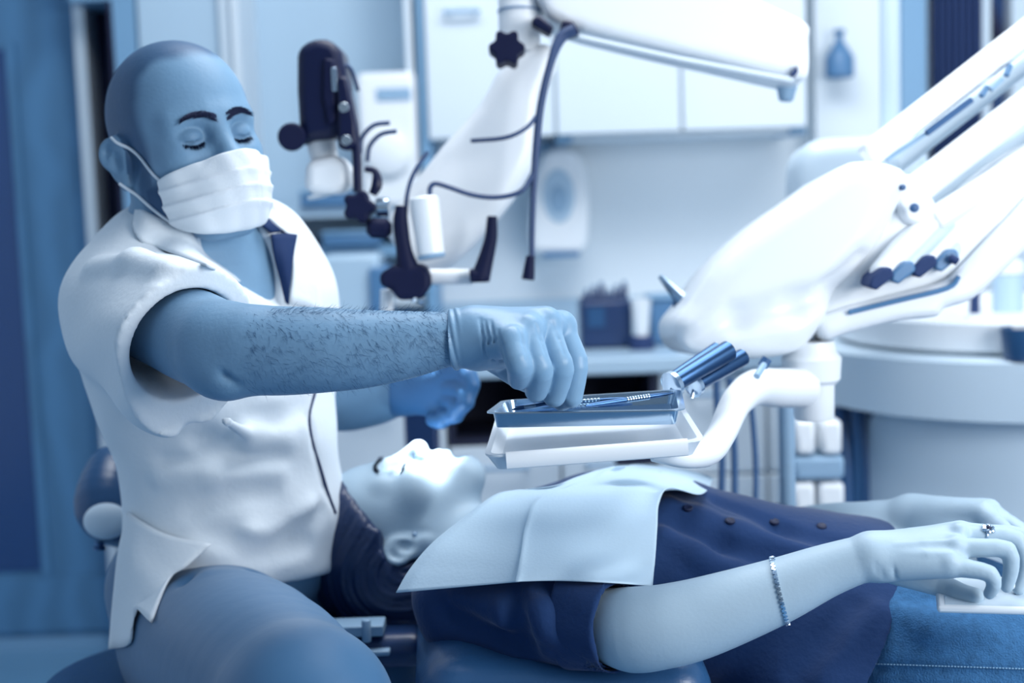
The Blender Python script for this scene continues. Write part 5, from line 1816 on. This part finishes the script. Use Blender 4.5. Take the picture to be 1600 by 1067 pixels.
# jeans
J = Field()
J.ell(P(1440, 990, 1.70), (0.17, 0.165, 0.098), k=0.06)
J.chain([(P(1430, 1030, 1.60), 0.090), (P(1550, 1034, 1.57), 0.088), (P(2000, 1010, 1.54), 0.070)], k=0.03)
J.chain([(P(1450, 1000, 1.82), 0.090), (P(2000, 985, 1.82), 0.070)], k=0.03)
for pix, h, r, op in (([(1420, 935), (1470, 925), (1520, 940)], 0.003, 0.010, 's'), ([(1400, 960), (1460, 985), (1540, 990)], 0.003, 0.012, 'u')):
    J.fold(pix, h, r, op)
J.fold([(1330, 1046), (1400, 1046), (1470, 1049), (1540, 1053), (1610, 1056)], 0.0025, 0.004, 's', k=0.006)
jeans = mk('jeans', J.mesh(0.0042), MATS['denim'], patient, relax=2, label='worn blue denim jeans')
for i in range(60):
    x0 = 1326 + i * 5.0
    pa = J.hit([(x0, 1036 + (x0 - 1326) * 0.033), (x0 + 3.2, 1036 + (x0 - 1323) * 0.033)], 0.0008, 1.5)
    mk('stitch', tube(pa, 0.0007, 5), MATS['denim_thread'], jeans)

# paper bib
bibrows = [
    [(900, 746), (930, 736), (950, 731), (968, 728), (1000, 726), (1040, 729), (1080, 736), (1116, 748)],
    [(862, 760), (905, 750), (922, 747), (940, 744), (980, 741), (1022, 746), (1062, 756, .002), (1096, 772, .006)],
    [(806, 766), (865, 766), (882, 764), (900, 763), (950, 760), (995, 760), (1028, 768), (1046, 762, .014)],
    [(772, 774), (826, 782, .001), (840, 781, .006), (856, 780), (910, 779), (965, 777), (1008, 776), (1030, 785, .006)],
    [(728, 806), (808, 820), (823, 820, .005), (838, 820), (890, 821), (950, 822), (997, 822), (1027, 824)],
    [(676, 848), (800, 861), (815, 861, .005), (830, 861), (885, 863), (945, 865), (992, 867), (1024, 869)],
    [(640, 890), (792, 892, .002), (810, 890, .007), (826, 890, .002), (880, 889), (935, 891), (985, 894), (1021, 897)],
    [(619, 926), (784, 911, .003), (806, 909, .009), (822, 908, .003), (870, 907), (930, 909), (980, 912), (1019, 916)]]
fb = 1.60
Bb = Field()
Bb.ops = list(Sh.ops)
Bb.ell(P(840, 905, 1.70), (0.22, 0.19, 0.10), k=0.08)
rows = []
for j, r in enumerate(bibrows):
    want = [1.93, 1.86, 1.78, 1.71, 1.63, 1.585, 1.555, 1.53][j]
    p = Bb.hit([q[:2] for q in r], 0.0, want)
    row = []
    for a_, q in zip(p, r):
        d_ = float((a_ - CAM) @ CF)
        d_ = min(d_, want + 0.02)
        row.append(P(q[0], q[1], d_ - (0.011 if j > 1 else 0.018) - (q[2] if len(q) > 2 else 0)))
    rows.append(row)
bib = mk('paper_bib', sheet(rows, 7), MATS['paper_bib'], None, solid=0.0012, angle=180,
         label='pale blue disposable paper bib spread over the reclining woman', category='bib')

# bracelet
bc, bd = lerp(FA[3][0], FA[3][0], 0), unit(FA[4][0] - FA[2][0])
bc = P(1218, 923, 1.438)
bd = unit(bd + CU * -0.15)
bu = unit(CU - bd * (CU @ bd))
bs = np.cross(bd, bu)
n_l = 84
root = thing('bracelet', 'thin silver chain bracelet round the forearm of the reclining woman', 'bracelet', bc)
ringp = []
for i in range(n_l):
    a = 2 * math.pi * i / n_l
    ringp.append(bc + (bu * math.cos(a) + bs * math.sin(a)) * 0.05)
ringp = pb.project(ringp, [-(bu * math.cos(2 * math.pi * i / n_l) + bs * math.sin(2 * math.pi * i / n_l)) for i in range(n_l)], off=0.0012)
lk = []
for i in range(n_l):
    p0, p1 = ringp[i], ringp[(i + 1) % n_l]
    t = unit(p1 - p0)
    nrm = unit(p0 - bc)
    tl = unit(bd + t * (0.5 if i % 2 else -0.5))
    lk.append(obox(lerp(p0, p1, .5), tl, np.cross(tl, nrm), nrm, 0.0021, 0.0010, 0.0009))
mk('chain', cat(*lk), MATS['silver'], root, smooth=False)
mk('clasp', lathe(ringp[2] + bd * 0.001, bd, [(-0.003, 0.0015), (-0.002, 0.0024), (0.002, 0.0024), (0.003, 0.0015)], 10), MATS['silver'], root)
# finger ring
rc = P(1541, 836, 1.418)
rax = unit(P(1588, 842, 1.414) - P(1497, 836, 1.425))
root = thing('finger_ring', 'silver flower-shaped ring on the woman\'s finger', 'ring', rc)
u_ = unit(CU - rax * (CU @ rax))
s_ = np.cross(rax, u_)
mk('band', tube([rc + (u_ * math.cos(a) + s_ * math.sin(a)) * 0.0090 for a in np.linspace(0, 2 * math.pi, 25)[:-1]], 0.0012, 8, closed=True), MATS['silver'], root)
fc = rc + unit(u_ * 0.8 - CF * 0.6) * 0.0095
nn = unit(u_ * 0.8 - CF * 0.6)
e1 = unit(np.cross(nn, rax))
e2 = np.cross(nn, e1)
for i in range(6):
    a = i * math.pi / 3
    q = fc + (e1 * math.cos(a) + e2 * math.sin(a)) * 0.0046
    mk('petal', lathe(q, nn + 0.5 * (e1 * math.cos(a) + e2 * math.sin(a)), [(-0.001, 0.001), (0, 0.0026), (0.001, 0.0022), (0.0016, 0.0006)], 10), MATS['silver'], root)
mk('stone', lathe(fc, nn, [(0, 0.0024), (0.0016, 0.0024), (0.003, 0.0010)], 12), MATS['button_navy'], root)
# phone
pc = P(1572, 930, 1.425)
pa1 = unit(CR + CU * 0.02 - CF * 0.25)
pn = unit(CU * 0.88 - CF * 0.30 - pa1 * ((CU * 0.88 - CF * 0.30) @ pa1))
pb1 = np.cross(pn, pa1)
root = thing('smartphone', 'white smartphone on denim under the woman\'s curled fingers', 'phone', pc)
mk('case', obox(pc, pa1, pb1, pn, 0.068, 0.034, 0.0042), MATS['screen_pale'], root, bevel=0.0035, seg=3)
mk('screen', obox(pc + pn * 0.0040, pa1, pb1, pn, 0.060, 0.030, 0.0006), MATS['pale_plastic'], root)
